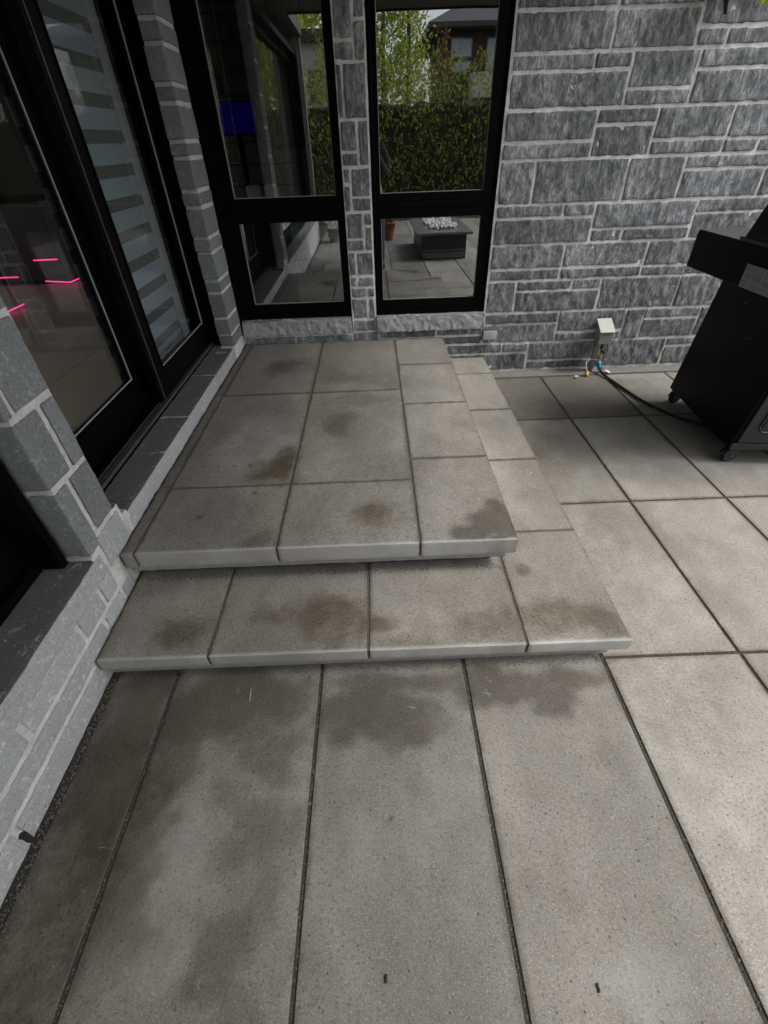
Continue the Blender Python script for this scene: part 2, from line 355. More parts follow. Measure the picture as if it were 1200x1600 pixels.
def slabcol(fn, tone, wet_shade=0., light_front=None, rect=None):
    def f(P):
        b = fn(P); b[:, 0] = np.maximum(b[:, 0], wet_shade)
        if rect is not None:             # dirt creeping out of the joints
            x0, x1, y0, y1 = rect
            d = np.minimum(np.minimum(P[:, 0]-x0, x1-P[:, 0]), np.minimum(P[:, 1]-y0, y1-P[:, 1]))
            P3 = np.c_[P[:, 0], P[:, 1], np.zeros(len(P))]
            wdt = .003+.05*np.clip(fbm(P3*5, 41, 3)-.46, 0, 1)+.012*(fbm(P3*30, 43, 2)-.4)
            e = np.clip(1-d/np.maximum(wdt, .002), 0, 1)
            b[:, 1] = np.maximum(b[:, 1], e*.7); b[:, 0] = np.maximum(b[:, 0], e*.35)
        if light_front is not None:      # lime bloom, plus brighter sky-facing light painted into the front edge
            k = (P[:, 1] < light_front+.004).astype(float)
            b[:, 2] = np.maximum(b[:, 2], k*(.65+.7*fbm(P*14, 77, 3))); b[:, 0] *= 1-.55*k; b[:, 1] *= 1-.5*k
        return np.c_[b, np.full(len(P), tone)]
    return f

# ------------------------------------------------------------------ ground
# sheet under everything
MB().add([(-60,-60,-.09),(60,-60,-.09),(60,60,-.09),(-60,60,-.09)], [(0,1,2,3)]).build('ground', simple('lawn_soil', (.05,.065,.03), .95, var=.5, nsc=6))['kind'] = 'structure'
Jx = [-1.300,-.7775,-.2474,.2731,.7862,1.2927,1.7937,2.2816,2.79,3.30,3.81,4.32]
Ry = [-8.14,-7.23,-6.32,-5.41,-4.5,-3.59,-2.68,-1.78,-.875,.0265+.0,.934,1.8415,2.7547,3.455]
Ry = [-5.41,-4.5,-3.59,-2.68,-1.78,-.875,.022,.934,1.8415,2.7547,3.455]
g = .006
mb = MB()
for i in range(len(Jx)-1):
    for j in range(len(Ry)-1):
        x0, x1, y0, y1 = Jx[i], Jx[i+1], Ry[j], Ry[j+1]
        if i == 0:
            x0 = -1.0
        if x1 < .9 and y0 > .9: continue                      # under the steps
        if x1 < .9 and abs(y1-.934) < .01: y1 = .985
        near = y1 > -.2 and y0 < 3.5 and x0 < 3.0
        tone = 1+.22*(random.random()-.5)
        wet_shade = 0.
        if (i, j) == (4, 9): tone, wet_shade = .80, .62
        if (i, j) == (5, 9): tone, wet_shade = .82, .58
        if (i, j) == (6, 9): tone, wet_shade = 1.02, .1
        if i == 0: tone, wet_shade = .80, .45
        if i >= 4: tone *= 1.22  # stronger light on the right is painted into these tiles
        if 1 <= i <= 3: tone *= .86  # dimmer light on the left and middle columns, put into their tone
        jx = [(random.random()-.5)*.003 for _ in range(4)]
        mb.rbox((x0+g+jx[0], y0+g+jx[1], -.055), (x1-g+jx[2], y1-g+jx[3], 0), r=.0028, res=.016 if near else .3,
                faces='ZxXyY' , col=slabcol(B0, tone, wet_shade, None, (x0+g,x1-g,y0+g,y1-g)) if near else (0,0,0,tone))
pat = mb.build('patio_paving', M['paver'], smooth=True); tag(pat, kind='structure')
tag(MB().box((-1.1,-5.5,-.08), (4.6,3.57,-.0042)).build('paving_joints', M['joint']), kind='structure')
# concrete foot strip along the stone wall
mb = MB(); mb.rbox((.80,3.462,-.04), (4.4,3.60,.006), r=.004, res=.03, faces='Zy', amp=.004, seed=3)
tag(mb.build('wall_foot_strip', M['strip'], smooth=True), kind='structure')

# grit and debris in the joints
gv = MB()
def grit(x, y, z, s):
    d = rng.normal(size=(6, 3)); base = np.array([(1,0,0),(-1,0,0),(0,1,0),(0,-1,0),(0,0,1),(0,0,-1)], float)*(1+.35*d[:, :1])
    gv.add(base*s*np.array([1.2,1,.7])+np.array([x,y,z]), [(0,2,4),(2,1,4),(1,3,4),(3,0,4),(2,0,5),(1,2,5),(3,1,5),(0,3,5)])
def grit_line(a, b, n, z, sp=.004, smin=.0008, smax=.0026):
    for _ in range(n):
        t = random.random(); grit(a[0]+(b[0]-a[0])*t+random.gauss(0, sp), a[1]+(b[1]-a[1])*t+random.gauss(0, sp), z+.0005, random.uniform(smin, smax)*(1.6 if random.random() < .04 else 1))
for x in Jx[1:9]: 
    lo = 0. if x < .8 else .0
    hi = .93 if x < .8 else 3.45
    grit_line((x, lo), (x, hi), int(260*(hi-lo)), -.0035, .0035)
for y in Ry[7:10]: grit_line((.80, y), (3.2, y), 330, -.0035, .0035)
grit_line((-1.0, .05), (-1.0, .93), 900, .001, .010, .001, .0032)
grit_line((-.95, .925), (.80, .925), 500, .001, .010, .001, .0028)
grit_line((.8, 3.46), (2.3, 3.46), 250, .003, .007)
for _ in range(900): grit(random.uniform(-.95, 2.3), random.uniform(0, 1.2) if random.random() < .6 else random.uniform(0, .93), .0008, random.uniform(.0006, .0015))
for _ in range(260): grit(random.uniform(-.99, -.80), random.uniform(.55, .9), .001, random.uniform(.0008, .0022))

# ------------------------------------------------------------------ the two-step landing
steps = thing('garden_steps', (0, 2.2, 0), 'two broad grey concrete paver steps leading up to the sliding door, with damp stains', 'steps')
H1, H2 = .1349, .3019
low = MB().rbox((-1.03,.955,-.02), (.815,3.56,H1-.056), r=.004, res=.2, faces='xXyYZ').build('lower_step', M['riser'], steps)
up = MB().rbox((-1.005,1.288,H1+.052), (.485,3.55,H2-.073), r=.003, res=.03, faces='xXyYzZ', amp=.006).rbox((-1.005,1.335,H1-.04), (.44,3.56,H1+.052), r=.003, res=.1, faces='xXyY', mi=1).build('upper_step', [M['riser'], M['joint']], steps)  # set-back base coloured near black so the gap reads as shaded
F1, F2, E1, E2, WL = .9124, 1.2653, .8521, .5186, 3.575
def slab(par, x0, x1, y0, y1, z, th, fn, front=False, tone=1., wet_shade=0., g=.005):
    MB().rbox((x0+g, y0+(0 if front else g+.001), z-th), (x1-g, y1-g-.001, z), r=.0022, res=.014, faces='ZxXyYz', jit=.0013, amp=.0012, lowf=.3, nscale=(30,30,30), seed=x0*7+y0*3,
              col=slabcol(fn, tone, wet_shade, y0 if front else None, (x0+g,x1-g,y0-(.1 if front else -g),y1-g))).build('paver_slab', M['paver'], par, smooth=True)
xs = [-1.018, -.6281, -.070, .483]
for i in range(3): slab(low, xs[i], xs[i+1], F1, 1.40, H1, .053, B1, True, [.94,.92,1.0][i])
ys = [F1, 1.4918, 2.0748, 2.6638, 3.245, WL]
for i in range(5): slab(low, .483, E1, ys[i], ys[i+1], H1, .053, B1, i == 0, [1.12,1.20,1.2,1.18,1.12][i])  # strip slabs brightened, light from the right put into their tone
xs = [-.9641, -.4159, .1376]
for i in range(2): slab(up, xs[i], xs[i+1], F2, 1.6871, H2, .073, B2, True, [.95,.98][i])
for j, (a, b) in enumerate(((1.6871,2.6512),(2.6512,WL))):
    for i in range(2): slab(up, xs[i], xs[i+1], a, b, H2, .073, B2, False, [[.98,.93],[.9,.84]][j][i], 0 if j == 0 else .08)
ys = [F2, 1.8604, 2.4506, 3.045, WL]
for i in range(4): slab(up, .1376, E2, ys[i], ys[i+1], H2, .073, B2, i == 0, [1.02,1.0,1.0,.98][i])
for a, b in ((F2, 1.70), (1.70, 2.66), (2.66, WL)): slab(up, -1.015, -.9641, a, b, H2, .073, B2, a == F2, .78, .2, g=.003)
# dark jointing between the slabs
M['jfill'] = simple('joint_fill_grey', (.085,.08,.07), .95, var=.5, nsc=120, bump=.6)
MB().box((-1.0, F2+.0035, H2-.068), (.515, 3.56, H2-.0035)).build('joint_fill', M['jfill'], up)
MB().box((.0, F1+.0035, H1-.049), (.848, 3.56, H1-.0035)).box((-1.0, F1+.0035, H1-.049), (-.001, 1.45, H1-.0035)).build('joint_fill', M['jfill'], low)
for x in (-.9641, -.4159, .1376): grit_line((x, F2+.02), (x, 3.55), 300, H2-.003, .003)
for y in (1.6871, 2.6512): grit_line((-.96, y), (.137, y), 200, H2-.002, .004)
for y in (1.8604, 2.4506, 3.045): grit_line((.14, y), (.51, y), 60, H2-.002, .003)
for x, hi in ((-.6281, 1.27), (-.070, 1.27), (.483, 1.27)): grit_line((x, F1+.01), (x, hi), 110, H1-.002, .003)
for y in (1.4918, 2.0748, 2.6638, 3.245): grit_line((.52, y), (.85, y), 50, H1-.002, .003)
grit_line((-.98, 1.29), (.48, 1.285), 700, H1+.001, .009)
tag(gv.build('joint_grit', M['grit']), 'fine grit and debris lying in the joints of the paving', 'grit', kind='stuff')

# chalk mark on the strip slab, twig and crumbs on the paving
CM = [(.756,1.938),(.770,1.934),(.782,1.942),(.783,1.958),(.770,1.968),(.757,1.965),(.756,1.938)]
MB().tube([(x,y,H1+.0008) for x,y in CM], .0015, 6, cap=False).build('chalk_mark', simple('chalk', (.45,.44,.42), .95), steps, label='small pale D-shaped mark on the lower side strip')
tw = MB().tube([(-.494,.864,.003),(-.492,.835,.004),(-.490,.815,.003)], [.0012,.0016,.001], 6).build('twig', simple('twig_wood', (.30,.26,.19), .9)); tag(tw, 'short pale twig lying on the paver just below the lower step', 'twig')
for (x, y), l in zip(((.445,.100),(-.035,.128)), ('dark crumb of bark on the paver near the bottom edge, right of centre', 'dark crumb of bark on the paver near the bottom edge, left of centre')):
    o = MB().rbox((x-.0028,y-.008,.0002), (x+.0028,y+.007,.0042), r=.0015, res=.002, amp=.004, nscale=(300,300,300)).build('bark_crumb', simple('bark_crumb', (.025,.02,.016), .9)); tag(o, l, 'bark crumb')
# ------------------------------------------------------------------ the house
house = thing('stone_house', (0, 3.6, 0), 'grey split-face stone house with black framed windows and a sliding door', 'house')
YW, XW = 3.575, -1.020
JM = .009
def st_split(mb, a, b, c, d, seed, tone=None, amp=.012):
    """stone on the back wall: x a..b, z c..d"""
    tone = tone or random.uniform(.80, 1.18)
    j = lambda: random.uniform(-.0016, .0016)
    mb.rbox((a+JM+j(), YW+random.uniform(-.004,.0015), c+JM+j()), (b-JM+j(), YW+.06, d-JM+j()), r=.0045, res=.0115, faces='yxXzZ', amp=amp, seed=seed, nscale=(38,38,20), jit=.0022, lowf=.15, col=(.0,.0,.0,tone))
W_back = MB(); sd_ = [0]
def stones(L):
    for a, b, c, d in L:
        sd_[0] += 1; st_split(W_back, a, b, c, d, sd_[0])
bands = [0., .235, .460, .680, .908, 1.139, 1.372, 1.608, 1.850, 2.090]
RW = [(.55,.99,.157,.235),(.99,1.2,.157,.235),(.40,1.2,.015,.157),(1.2,1.74,.0865,.235),(1.2,1.74,.015,.0865),(1.74,2.29,.015,.235),(2.29,2.75,.167,.235),(2.29,2.75,.015,.167),
 (.826,1.393,.377,.46),(.826,1.393,.235,.377),(1.393,1.905,.306,.46),(1.393,1.905,.235,.306),(1.905,2.046,.235,.46),(2.046,2.47,.382,.46),(2.046,2.47,.235,.382),(2.47,2.9,.235,.46),
 (.826,1.035,.46,.68),(1.035,1.4415,.606,.68),(1.4415,1.655,.606,.68),(1.035,1.655,.46,.606),(1.655,2.233,.46,.68),(2.233,2.8,.46,.68),
 (.826,1.335,.756,.908),(.826,1.335,.68,.756),(1.335,1.92,.756,.908),(1.335,1.92,.68,.756),(1.92,2.6,.748,.908),(1.92,2.6,.68,.748),
 (.826,1.277,1.064,1.139),(1.277,1.49,1.064,1.139),(.826,1.49,.908,1.064),(1.49,2.169,.987,1.139),(1.49,1.712,.908,.987),(1.712,2.169,.908,.987),(2.169,2.7,1.058,1.139),(2.169,2.7,.908,1.058),
 (.826,1.05,1.139,1.372),(1.05,1.645,1.139,1.372),(1.645,2.003,1.139,1.372),(2.003,2.75,1.297,1.372),(2.003,2.535,1.139,1.297),(2.535,2.75,1.139,1.297),
 (.826,1.378,1.46,1.608),(.826,1.378,1.372,1.46),(1.378,1.745,1.53,1.608),(1.378,1.745,1.372,1.53),(1.745,2.203,1.451,1.608),(1.745,2.203,1.372,1.451),(2.203,2.7,1.445,1.608),(2.203,2.417,1.372,1.445),(2.417,2.7,1.372,1.445),
 (.826,1.3015,1.772,1.85),(1.3015,1.517,1.772,1.85),(.826,1.517,1.608,1.772),(1.517,1.9,1.686,1.85),(1.517,1.9,1.608,1.686),(1.9,2.6,1.763,1.85),(1.9,2.6,1.608,1.763),
 (.826,1.376,2.016,2.09),(.826,1.376,1.85,2.016),(1.376,1.843,2.015,2.09),(1.376,1.843,1.85,2.015),(1.843,2.7,1.93,2.09),(1.843,2.015,1.85,1.93),(2.015,2.7,1.85,1.93)]
stones(RW)
# the rest of the wall beyond the picture, laid the same way
starts = [2.75,2.9,2.8,2.6,2.7,2.75,2.7,2.6,2.7]
for k in range(9):
    x = starts[k]
    if k == 1: x = 2.9
    while x < 4.4:
        w = random.uniform(.3, .6); x1 = min(x+w, 4.4)
        if 4.4-x1 < .15: x1 = 4.4
        z0, z1 = max(.015, bands[k]), bands[k+1]
        if random.random() < .5: stones([(x, x1, z0, z1)])
        else:
            zm = z0+(z1-z0)*random.choice((.35, .66)); stones([(x, x1, z0, zm), (x, x1, zm, z1)])
        x = x1
x = .826
for zz in ((2.09, 2.325), (2.325, 2.56), (2.56, 2.79)):
    x = .826
    while x < 4.4:
        x1 = min(x+random.uniform(.35, .65), 4.4)
        if 4.4-x1 < .15: x1 = 4.4
        if random.random() < .5: stones([(x, x1, *zz)])
        else: zm = zz[0]+.155; stones([(x, x1, zz[0], zm), (x, x1, zm, zz[1])])
        x = x1
# stone post between the windows
cz = [.455,.677,.903,1.134,1.371,1.598,1.843,2.09,2.33,2.56]
cv = [(-.0525,.603,.604),(-.12,.751,.751),(-.0535,.98,1.056),(-.126,1.285,1.213),(-.066,1.446,None),(-.136,None,None),(-.063,1.929,2.007),(-.12,2.2,None),(-.06,None,2.4)]
for k, (v, l, r_) in enumerate(cv):
    for a, b, s in ((-.174, v, l), (v, .003, r_)):
        if s: stones([(a, b, cz[k], s), (a, b, s, cz[k+1])])
        else: stones([(a, b, cz[k], cz[k+1])])
stones([(-.176,.0,.365,.455)])
# thin courses under the window sills
stones([(-1.02,-.62,.29,.352),(-.62,-.176,.29,.352),(-.176,.02,.29,.365),(.02,.46,.30,.362),(.46,.826,.303,.362),(.50,.826,.235,.303)])
# above the windows
for a, b in ((-1.02,-.6),(-.6,-.174),(-.174,.003),(.003,.4),(.4,.826)): stones([(a, b, 2.56, 2.79)])
back = W_back.build('stone_wall', M['split'], house, smooth=True, label='split-face grey stone wall around the two back windows')
MO = MB()
def mort_y(a, b, c, d):
    MO.rbox((a, YW+.0045, c), (b, YW+.13, d), r=.001, res=.012, faces='y', amp=.004, seed=4, lowf=.1, nscale=(40,40,40))
mort_y(.815, 4.4, 0, 2.79); mort_y(-.176, .006, .29, 2.56); mort_y(-1.02, .815, .0, .365); mort_y(-1.02, .815, 2.55, 2.79)
MO.build('mortar', M['mortar'], back, smooth=True)
MB().box((.826, YW+.135, 0), (4.4, YW+.30, 2.79)).box((-1.02, YW+.135, 0), (.82, YW+.30, .44)).box((-1.02, YW+.135, 2.6), (.826, YW+.30, 2.79)).box((-.165, YW+.135, .44), (-.005, YW+.30, 2.6)).build('wall_core', M['int_wall'], house)

# left wall
WLm = MB()
def st_x(y0, y1, z0, z1, faces='Xy', depth=.085, res=.013, tone=None, x=XW, amp=.004, r=.006):
    sd_[0] += 1; j = lambda: random.uniform(-.0015, .0015)
    WLm.rbox((x-depth, y0+JM+j(), z0+JM+.002+j()), (x+random.uniform(-.001,.003), y1-JM-.002+j(), z1-JM-.002+j()), r=r, res=res, faces=faces+'YzZ', amp=amp, seed=sd_[0], nscale=(30,30,30), jit=.0022, col=(0,0,0,tone or random.uniform(.85,1.12)))
# corner column beyond the door
zz = [.375,.46,.573,.736,.812,.973,1.053,1.213,1.297,1.45,1.526,1.685,1.76,1.911,2.0,2.15,2.23,2.39,2.47,2.62,2.79]
for k in range(len(zz)-1): st_x(3.296+random.uniform(-.02,.012), 3.58, zz[k], zz[k+1], depth=.10)
WLm.build('stone_wall', M['granite'], house, smooth=True, label='narrow stone corner between sliding door and back windows'); WLm = MB()
# pier between door and near window
pz = [.444,.681,.921,1.16,1.40,1.63,1.87,2.10,2.34,2.56,2.79]; pv = [1.232,1.282,1.184,1.26,1.20,1.28,1.22,1.25,1.2,1.27]
for k in range(len(pz)-1):
    y0 = 1.142+random.uniform(-.012,.010); y1 = 1.372
    st_x(y0, pv[k], pz[k] if k else .398, pz[k+1]); st_x(pv[k], y1, pz[k], pz[k+1], faces='X')
WLm.build('stone_wall', M['granite'], house, smooth=True, label='blue-grey stone pier left of the steps'); WLm = MB()
# courses below
st_x(1.205, 1.388, .285, .444, tone=1.02)
def course(z0, z1, cuts, tone=(.9,1.15)):
    for a, b in zip(cuts[:-1], cuts[1:]): st_x(a, b, z0, z1, faces='X', tone=random.uniform(*tone), x=XW-.004)
course(.197, .298, [-3.,-2.4,-1.7,-1.1,-.5,.02,.62,.945,1.10,1.205])
course(.104, .197, [-3.,-2.2,-1.5,-.8,-.2,.33,1.05,1.20,1.30])
course(-.01, .104, [-3.,-2.4,-1.8,-1.2,-.6,-.15,.427,1.30])
# further pier and wall nearer the camera, out of the picture
sw = WLm.build('stone_wall', M['dusty'], house, smooth=True, label='dusty low stone courses under the near window sill')
MO = MB()
def mort_x(y0, y1, z0, z1, x=XW-.0035, d=.09, fc='Xy'):
    MO.rbox((x-d, y0, z0), (x, y1, z1), r=.002, res=.012, faces=fc+'Y', amp=.006, seed=8, nscale=(40,40,40))
mort_x(3.322, 3.58, .36, 2.79, d=.095, x=XW-.006); mort_x(1.158, 1.366, .28, 2.79, x=XW-.006); mort_x(-3., 1.40, -.02, .290, x=XW-.0085, fc='X')
mort_x(1.20, 1.40, .27, .448, x=XW-.005)
MO.build('mortar', M['mortar_dusty'], sw, smooth=True)
# core of the left wall: pier, column, base
MB().box((-1.42, 1.16, .30), (-1.112, 1.36, 2.79)).box((-1.42, 3.415, .30), (-1.122, 3.595, 2.79)).box((-1.42, -3., 0), (-1.113, 3.7, .295)).build('wall_core', M['int_wall'], house)
MB().box((-1.42, 3.601, .30), (-1.03, 3.70, 2.79)).box((-1.10, 3.584, .484), (-.976, 3.5962, 2.60)).build('sealant', M['black'], house)
MB().box((-1.70, 3.411, .374), (-1.345, 3.414, 2.62)).build('door_casing', simple('casing_white', (.6,.62,.63), .6), house)
# weep vent in the bottom course
MB().tube([(XW-.02, .427, .052), (XW+.004, .427, .050)], .009, 8).box((XW-.01, .421, .01), (XW+.006, .433, .055)).build('weep_vent', M['rubber'], house)

# rock-faced sills
def sill_x(y0, y1, top=.379, bot=.288):
    mb = MB()
    c = (0,0,0,random.uniform(.95,1.1))
    mb.rbox((-1.215, y0, bot), (-1.024, y1, top), r=.006, res=.0095, faces='XyYz', amp=.012, seed=sd_[0]+y0, nscale=(42,42,42), jit=.003, col=c)
    mb.rbox((-1.215, y0, bot), (-1.024, y1, top), r=.006, res=.02, faces='Z', amp=.001, seed=sd_[0]+y0, jit=.003, col=c, mi=1)
    mb.build('stone_sill', [M['rock'], M['silltop']], house, smooth=True)
sill_x(1.432, 2.237); sill_x(2.249, 2.80); sill_x(2.812, 3.40); sill_x(-3., 1.195)
mo = MB()
for y in (2.243, 2.806): mo.rbox((-1.2, y-.0065, .29), (-1.031, y+.0065, .375), r=.001, res=.01, faces='XZ', amp=.005)
mo.rbox((-1.2, 1.36, .29), (-1.026, 1.438, .392), r=.003, res=.01, faces='XZ', amp=.012, seed=2)
mo.rbox((-1.17, 1.15, .36), (-1.027, 1.205, .392), r=.003, res=.01, faces='XZ', amp=.012, seed=5)
mo.rbox((-1.12, 3.28, .30), (-1.018, 3.58, .381), r=.003, res=.01, faces='XZy', amp=.012, seed=6)
mo.build('mortar', M['mortar_dusty'], house, smooth=True)
def sill_y(x0, x1):
    mb = MB(); c = (0,0,0,random.uniform(.95,1.05))
    mb.rbox((x0, YW-.030, .364), (x1, YW+.09, .474), r=.006, res=.0095, faces='yxX', amp=.022, seed=x0*5+9, nscale=(42,42,30), jit=.003, col=c)
    mb.rbox((x0, YW-.030, .364), (x1, YW+.09, .474), r=.006, res=.02, faces='Z', amp=.001, seed=x0*5+9, jit=.003, col=(0,0,0,2.0), mi=1)
    mb.build('stone_sill', [M['rock'], M['silltop']], house, smooth=True)
sill_y(-1.005, -.182); sill_y(.006, .822)

# back windows
def win_back(x0, x1, gx0, gx1, lab):
    y = YW+.022; z0, z1 = .476, 2.60
    mb = MB()
    # outer frame
    e = .022
    mb.box((x0, y, z0), (x0+e, y+.09, z1)); mb.box((x1-e, y, z0), (x1, y+.09, z1)); mb.box((x0+e, y, z0), (x1-e, y+.09, z0+.030)); mb.box((x0+e, y, z1-e), (x1-e, y+.09, z1))
    mb.box((x0+e, y+.003, 1.150), (x1-e, y+.09, 1.182))
    fr = mb.build('window', M['black'], house, bevel=.0015, label=lab)
    for a, b, ga, gb, nm in ((z0+.030, 1.150, .575, 1.087, 'lower_sash'), (1.182, z1-e, 1.226, z1-.08, 'upper_sash')):
        mb = MB(); yy = y+.012
        mb.box((x0+e+.001, yy, a+.001), (gx0, yy+.06, b-.001)); mb.box((gx1, yy, a+.001), (x1-e-.001, yy+.06, b-.001))
        mb.box((gx0, yy, a+.001), (gx1, yy+.06, ga)); mb.box((gx0, yy, gb), (gx1, yy+.06, b-.001))
        mb.build('sash_frame', M['black'], fr, bevel=.0015)
        mb = MB(); w = .0035; yg = yy+.016
        mb.box((gx0, yg, ga), (gx0+w, yg+.012, gb)); mb.box((gx1-w, yg, ga), (gx1, yg+.012, gb)); mb.box((gx0+w, yg, ga), (gx1-w, yg+.012, ga+w))
        mb.build('glazing_bead', M['spacer'], fr)
        MB().box((gx0+.001, yy+.022, ga+.001), (gx1-.001, yy+.028, gb-.001)).build('pane', M['glass'], fr)
win_back(-.988, -.176, -.893, -.228, 'left of the two tall black windows, showing the dark room and a teal mat')
win_back(.008, .823, .062, .738, 'right of the two tall black windows, reflecting the hedge and a brown house')

# sliding door
dy0, dy1 = 1.37, 3.30
mb = MB()
mb.box((-1.335, 3.368, .386), (-1.125, 3.410, 2.62)); mb.box((-1.335, 1.372, .386), (-1.12, 1.40, 2.62)); mb.box((-1.335, 1.40, 2.54), (-1.125, 3.368, 2.62))
mb.box((-1.345, 1.372, .377), (-1.178, 3.41, .3855))
door = mb.build('sliding_door', M['black'], house, bevel=.001, label='black two-panel sliding glass door above the upper step')
mb = MB()
for x in (-1.186, -1.203, -1.226): mb.box((x-.0028, 1.40, .3860), (x+.0028, 3.366, .403))
mb.build('track', M['alu'], door)
mb = MB(); 
for x in (-1.247, -1.262): mb.box((x-.003, 1.40, .386), (x+.003, 2.45, .408))
mb.box((-1.243, 2.45, .386), (-1.232, 3.366, .405))
mb.build('track_step', M['black'], door)
def panel(x0, x1, y0, y1, gy0, gy1, gz0, gz1, zt, nm, lab):
    mb = MB()
    mb.box((x0, y0, .41), (x1, gy0, zt)); mb.box((x0, gy1, .41), (x1, y1, zt)); mb.box((x0, gy0, .41), (x1, gy1, gz0)); mb.box((x0, gy0, gz1), (x1, gy1, zt))
    # slim raised edge line of the panel
    mb.box((x1, gy0-.012, gz0-.012), (x1+.006, gy0-.004, zt-.01)); mb.box((x1, gy1+.004, gz0-.012), (x1+.006, gy1+.012, zt-.01)); mb.box((x1, gy0-.004, gz0-.012), (x1+.006, gy1+.004, gz0-.004))
    p = mb.build('door_panel', M['black'], door, bevel=.0012, label=lab)
    w = .004; mb = MB()
    xg = x1-.018
    mb.box((xg+.004, gy0, gz0), (xg+.008, gy0+w, gz1)); mb.box((xg+.004, gy1-w, gz0), (xg+.008, gy1, gz1)); mb.box((xg+.004, gy0+w, gz0), (xg+.008, gy1-w, gz0+w))
    mb.build('glazing_bead', M['spacer'], door)
    MB().box((xg-.003, gy0+.001, gz0+.001), (xg+.003, gy1-.001, gz1-.001)).build('pane', M['glass_door'], door)
panel(-1.232, -1.192, 2.36, 3.366, 2.495, 3.298, .553, 2.46, 2.54, 'r', 'right door panel with the striped blind behind it')
panel(-1.318, -1.278, 1.402, 2.60, 1.50, 2.318, .566, 2.46, 2.54, 'l', 'left door panel, clear glass onto the dark room')
mb = MB(); mb.box((-1.191, 2.388, .42), (-1.187, 2.394, 2.5)); mb.build('weather_strip', M['alu'], door)

# near window low on the left
mb = MB()
mb.box((-1.30, 1.118, .386), (-1.108, 1.146, 2.62)); mb.box((-1.30, -2.97, .380), (-1.185, 1.118, .418)); mb.box((-1.30, -2.97, 2.56), (-1.11, 1.118, 2.62)); mb.box((-1.30, -3.0, .386), (-1.108, -2.97, 2.62))
nw = mb.build('window', M['black'], house, bevel=.0015, label='near black window at the left edge, beside the stone pier')
mb = MB(); mb.box((-1.285, 1.075, .418), (-1.222, 1.118, 2.56)); mb.box((-1.285, -2.97, .418), (-1.222, 1.075, .515)); mb.box((-1.285, -2.97, 2.5), (-1.222, 1.075, 2.56)); mb.build('sash_frame', M['black'], nw, bevel=.0015)
MB().box((-1.26, -2.97, .515), (-1.254, 1.075, 2.5)).build('pane', M['glass_door'], nw)

# interior shell
mb = MB(); mb.box((-6.5,-3.,.28), (-1.43,8.,.373)); mb.box((-1.43,3.89,.28), (4.4,8.,.373)); mb.build('interior_floor', M['int_floor'], house)
mb = MB(); mb.box((-6.6,-3.,.3), (-6.5,0.,2.79)); mb.box((-6.6,5.,.3), (-6.5,8.,2.79)); mb.box((-6.6,0.,.3), (-6.5,5.,.9)); mb.box((-6.5,8.,.3), (-3.1,8.1,2.79)); mb.box((-2.1,8.,.3), (4.4,8.1,2.79)); mb.box((4.4,3.57,0), (4.5,8.1,.75)); mb.box((4.4,3.57,.75), (4.5,4.6,2.79)); mb.box((4.4,6.6,.75), (4.5,8.1,2.79)); mb.box((4.4,4.6,1.9), (4.5,6.6,2.79)); mb.box((-6.5,-3.1,.3), (-6.,-3.,2.79)); mb.box((-2.,-3.1,.3), (-1.03,-3.,2.79)); mb.box((-6.,-3.1,.3), (-2.,-3.,.75)); mb.build('interior_wall', M['int_wall'], house)  # gaps in the unseen walls are added to let daylight into the room
mb = MB(); mb.box((-6.6,-3.1,2.795), (-1.0,8.1,2.95)); mb.box((-1.0,-1.40,2.80), (1.80,8.1,2.95)); mb.box((1.80,3.5,2.80), (4.5,8.1,2.95))
soff = mb.build('roof', M['soffit'], house, label='dark soffit over the patio')
mb = MB(); mb.box((-.995,-1.43,2.78), (1.83,-1.401,2.97)); mb.box((1.801,-1.40,2.78), (1.83,3.49,2.97)); mb.build('fascia', M['fascia'], soff)

mb = MB(); mb.box((-.06,3.89,.374), (-.02,8.,2.79)); mb.box((-.02,4.7,.374), (4.4,4.76,2.79)); mb.build('added_backdrop', simple('added_backdrop_dark', (.018,.017,.017), .6), house)  # dark walls added to keep the room behind the right window black
isl = thing('kitchen_island', (-3.9,6.,.373), 'dark kitchen island in the room behind the left door panel', 'cabinet')
MB().box((-4.6,5.50,.43), (-3.31,6.6,1.12)).build('body', simple('island_dark', (.035,.012,.012), .4), isl, bevel=.004)
MB().box((-4.5,5.58,.374), (-3.40,6.5,.429)).build('plinth', M['rubber'], isl)
# ------------------------------------------------------------------ things inside, seen through the glass
bz = thing('zebra_blind', (-1.37, 2.85, 1.5), 'grey striped day-and-night roller blind hanging behind the right door panel', 'blind')
fb, shb = MB(), MB()
top = 1.81
z = 2.52
ztop = 1.81+.1425*5
zt_ = ztop
while zt_ > .50:
    fb.box((-1.371, 2.36, max(.47, zt_-.087)), (-1.369, 3.335, zt_)); shb.box((-1.3705, 2.36, max(.46, zt_-.1425)), (-1.3695, 3.335, zt_-.087)); zt_ -= .1425
t = NT('blind_sheer'); d = t.n('ShaderNodeBsdfDiffuse', {'Color': (.17,.17,.167,1)}); tr = t.n('ShaderNodeBsdfTransparent', {'Color': (.8,.8,.8,1)}); mx = t.n('ShaderNodeMixShader', {0: .35, 1: d.outputs[0], 2: tr.outputs[0]}); t.t.links.new(mx.outputs[0], t.out.inputs[0])
fb.build('opaque_band', simple('blind_fabric', (.27,.305,.345), .9), bz); shb.build('sheer_band', t.m, bz)
MB().tube([(-1.37,2.34,2.58),(-1.37,3.34,2.58)], .03, 14).build('roller', M['white'], bz)
MB().tube([(-1.37,2.36,.465),(-1.37,3.335,.465)], .009, 8).build('bottom_rail', M['white'], bz)

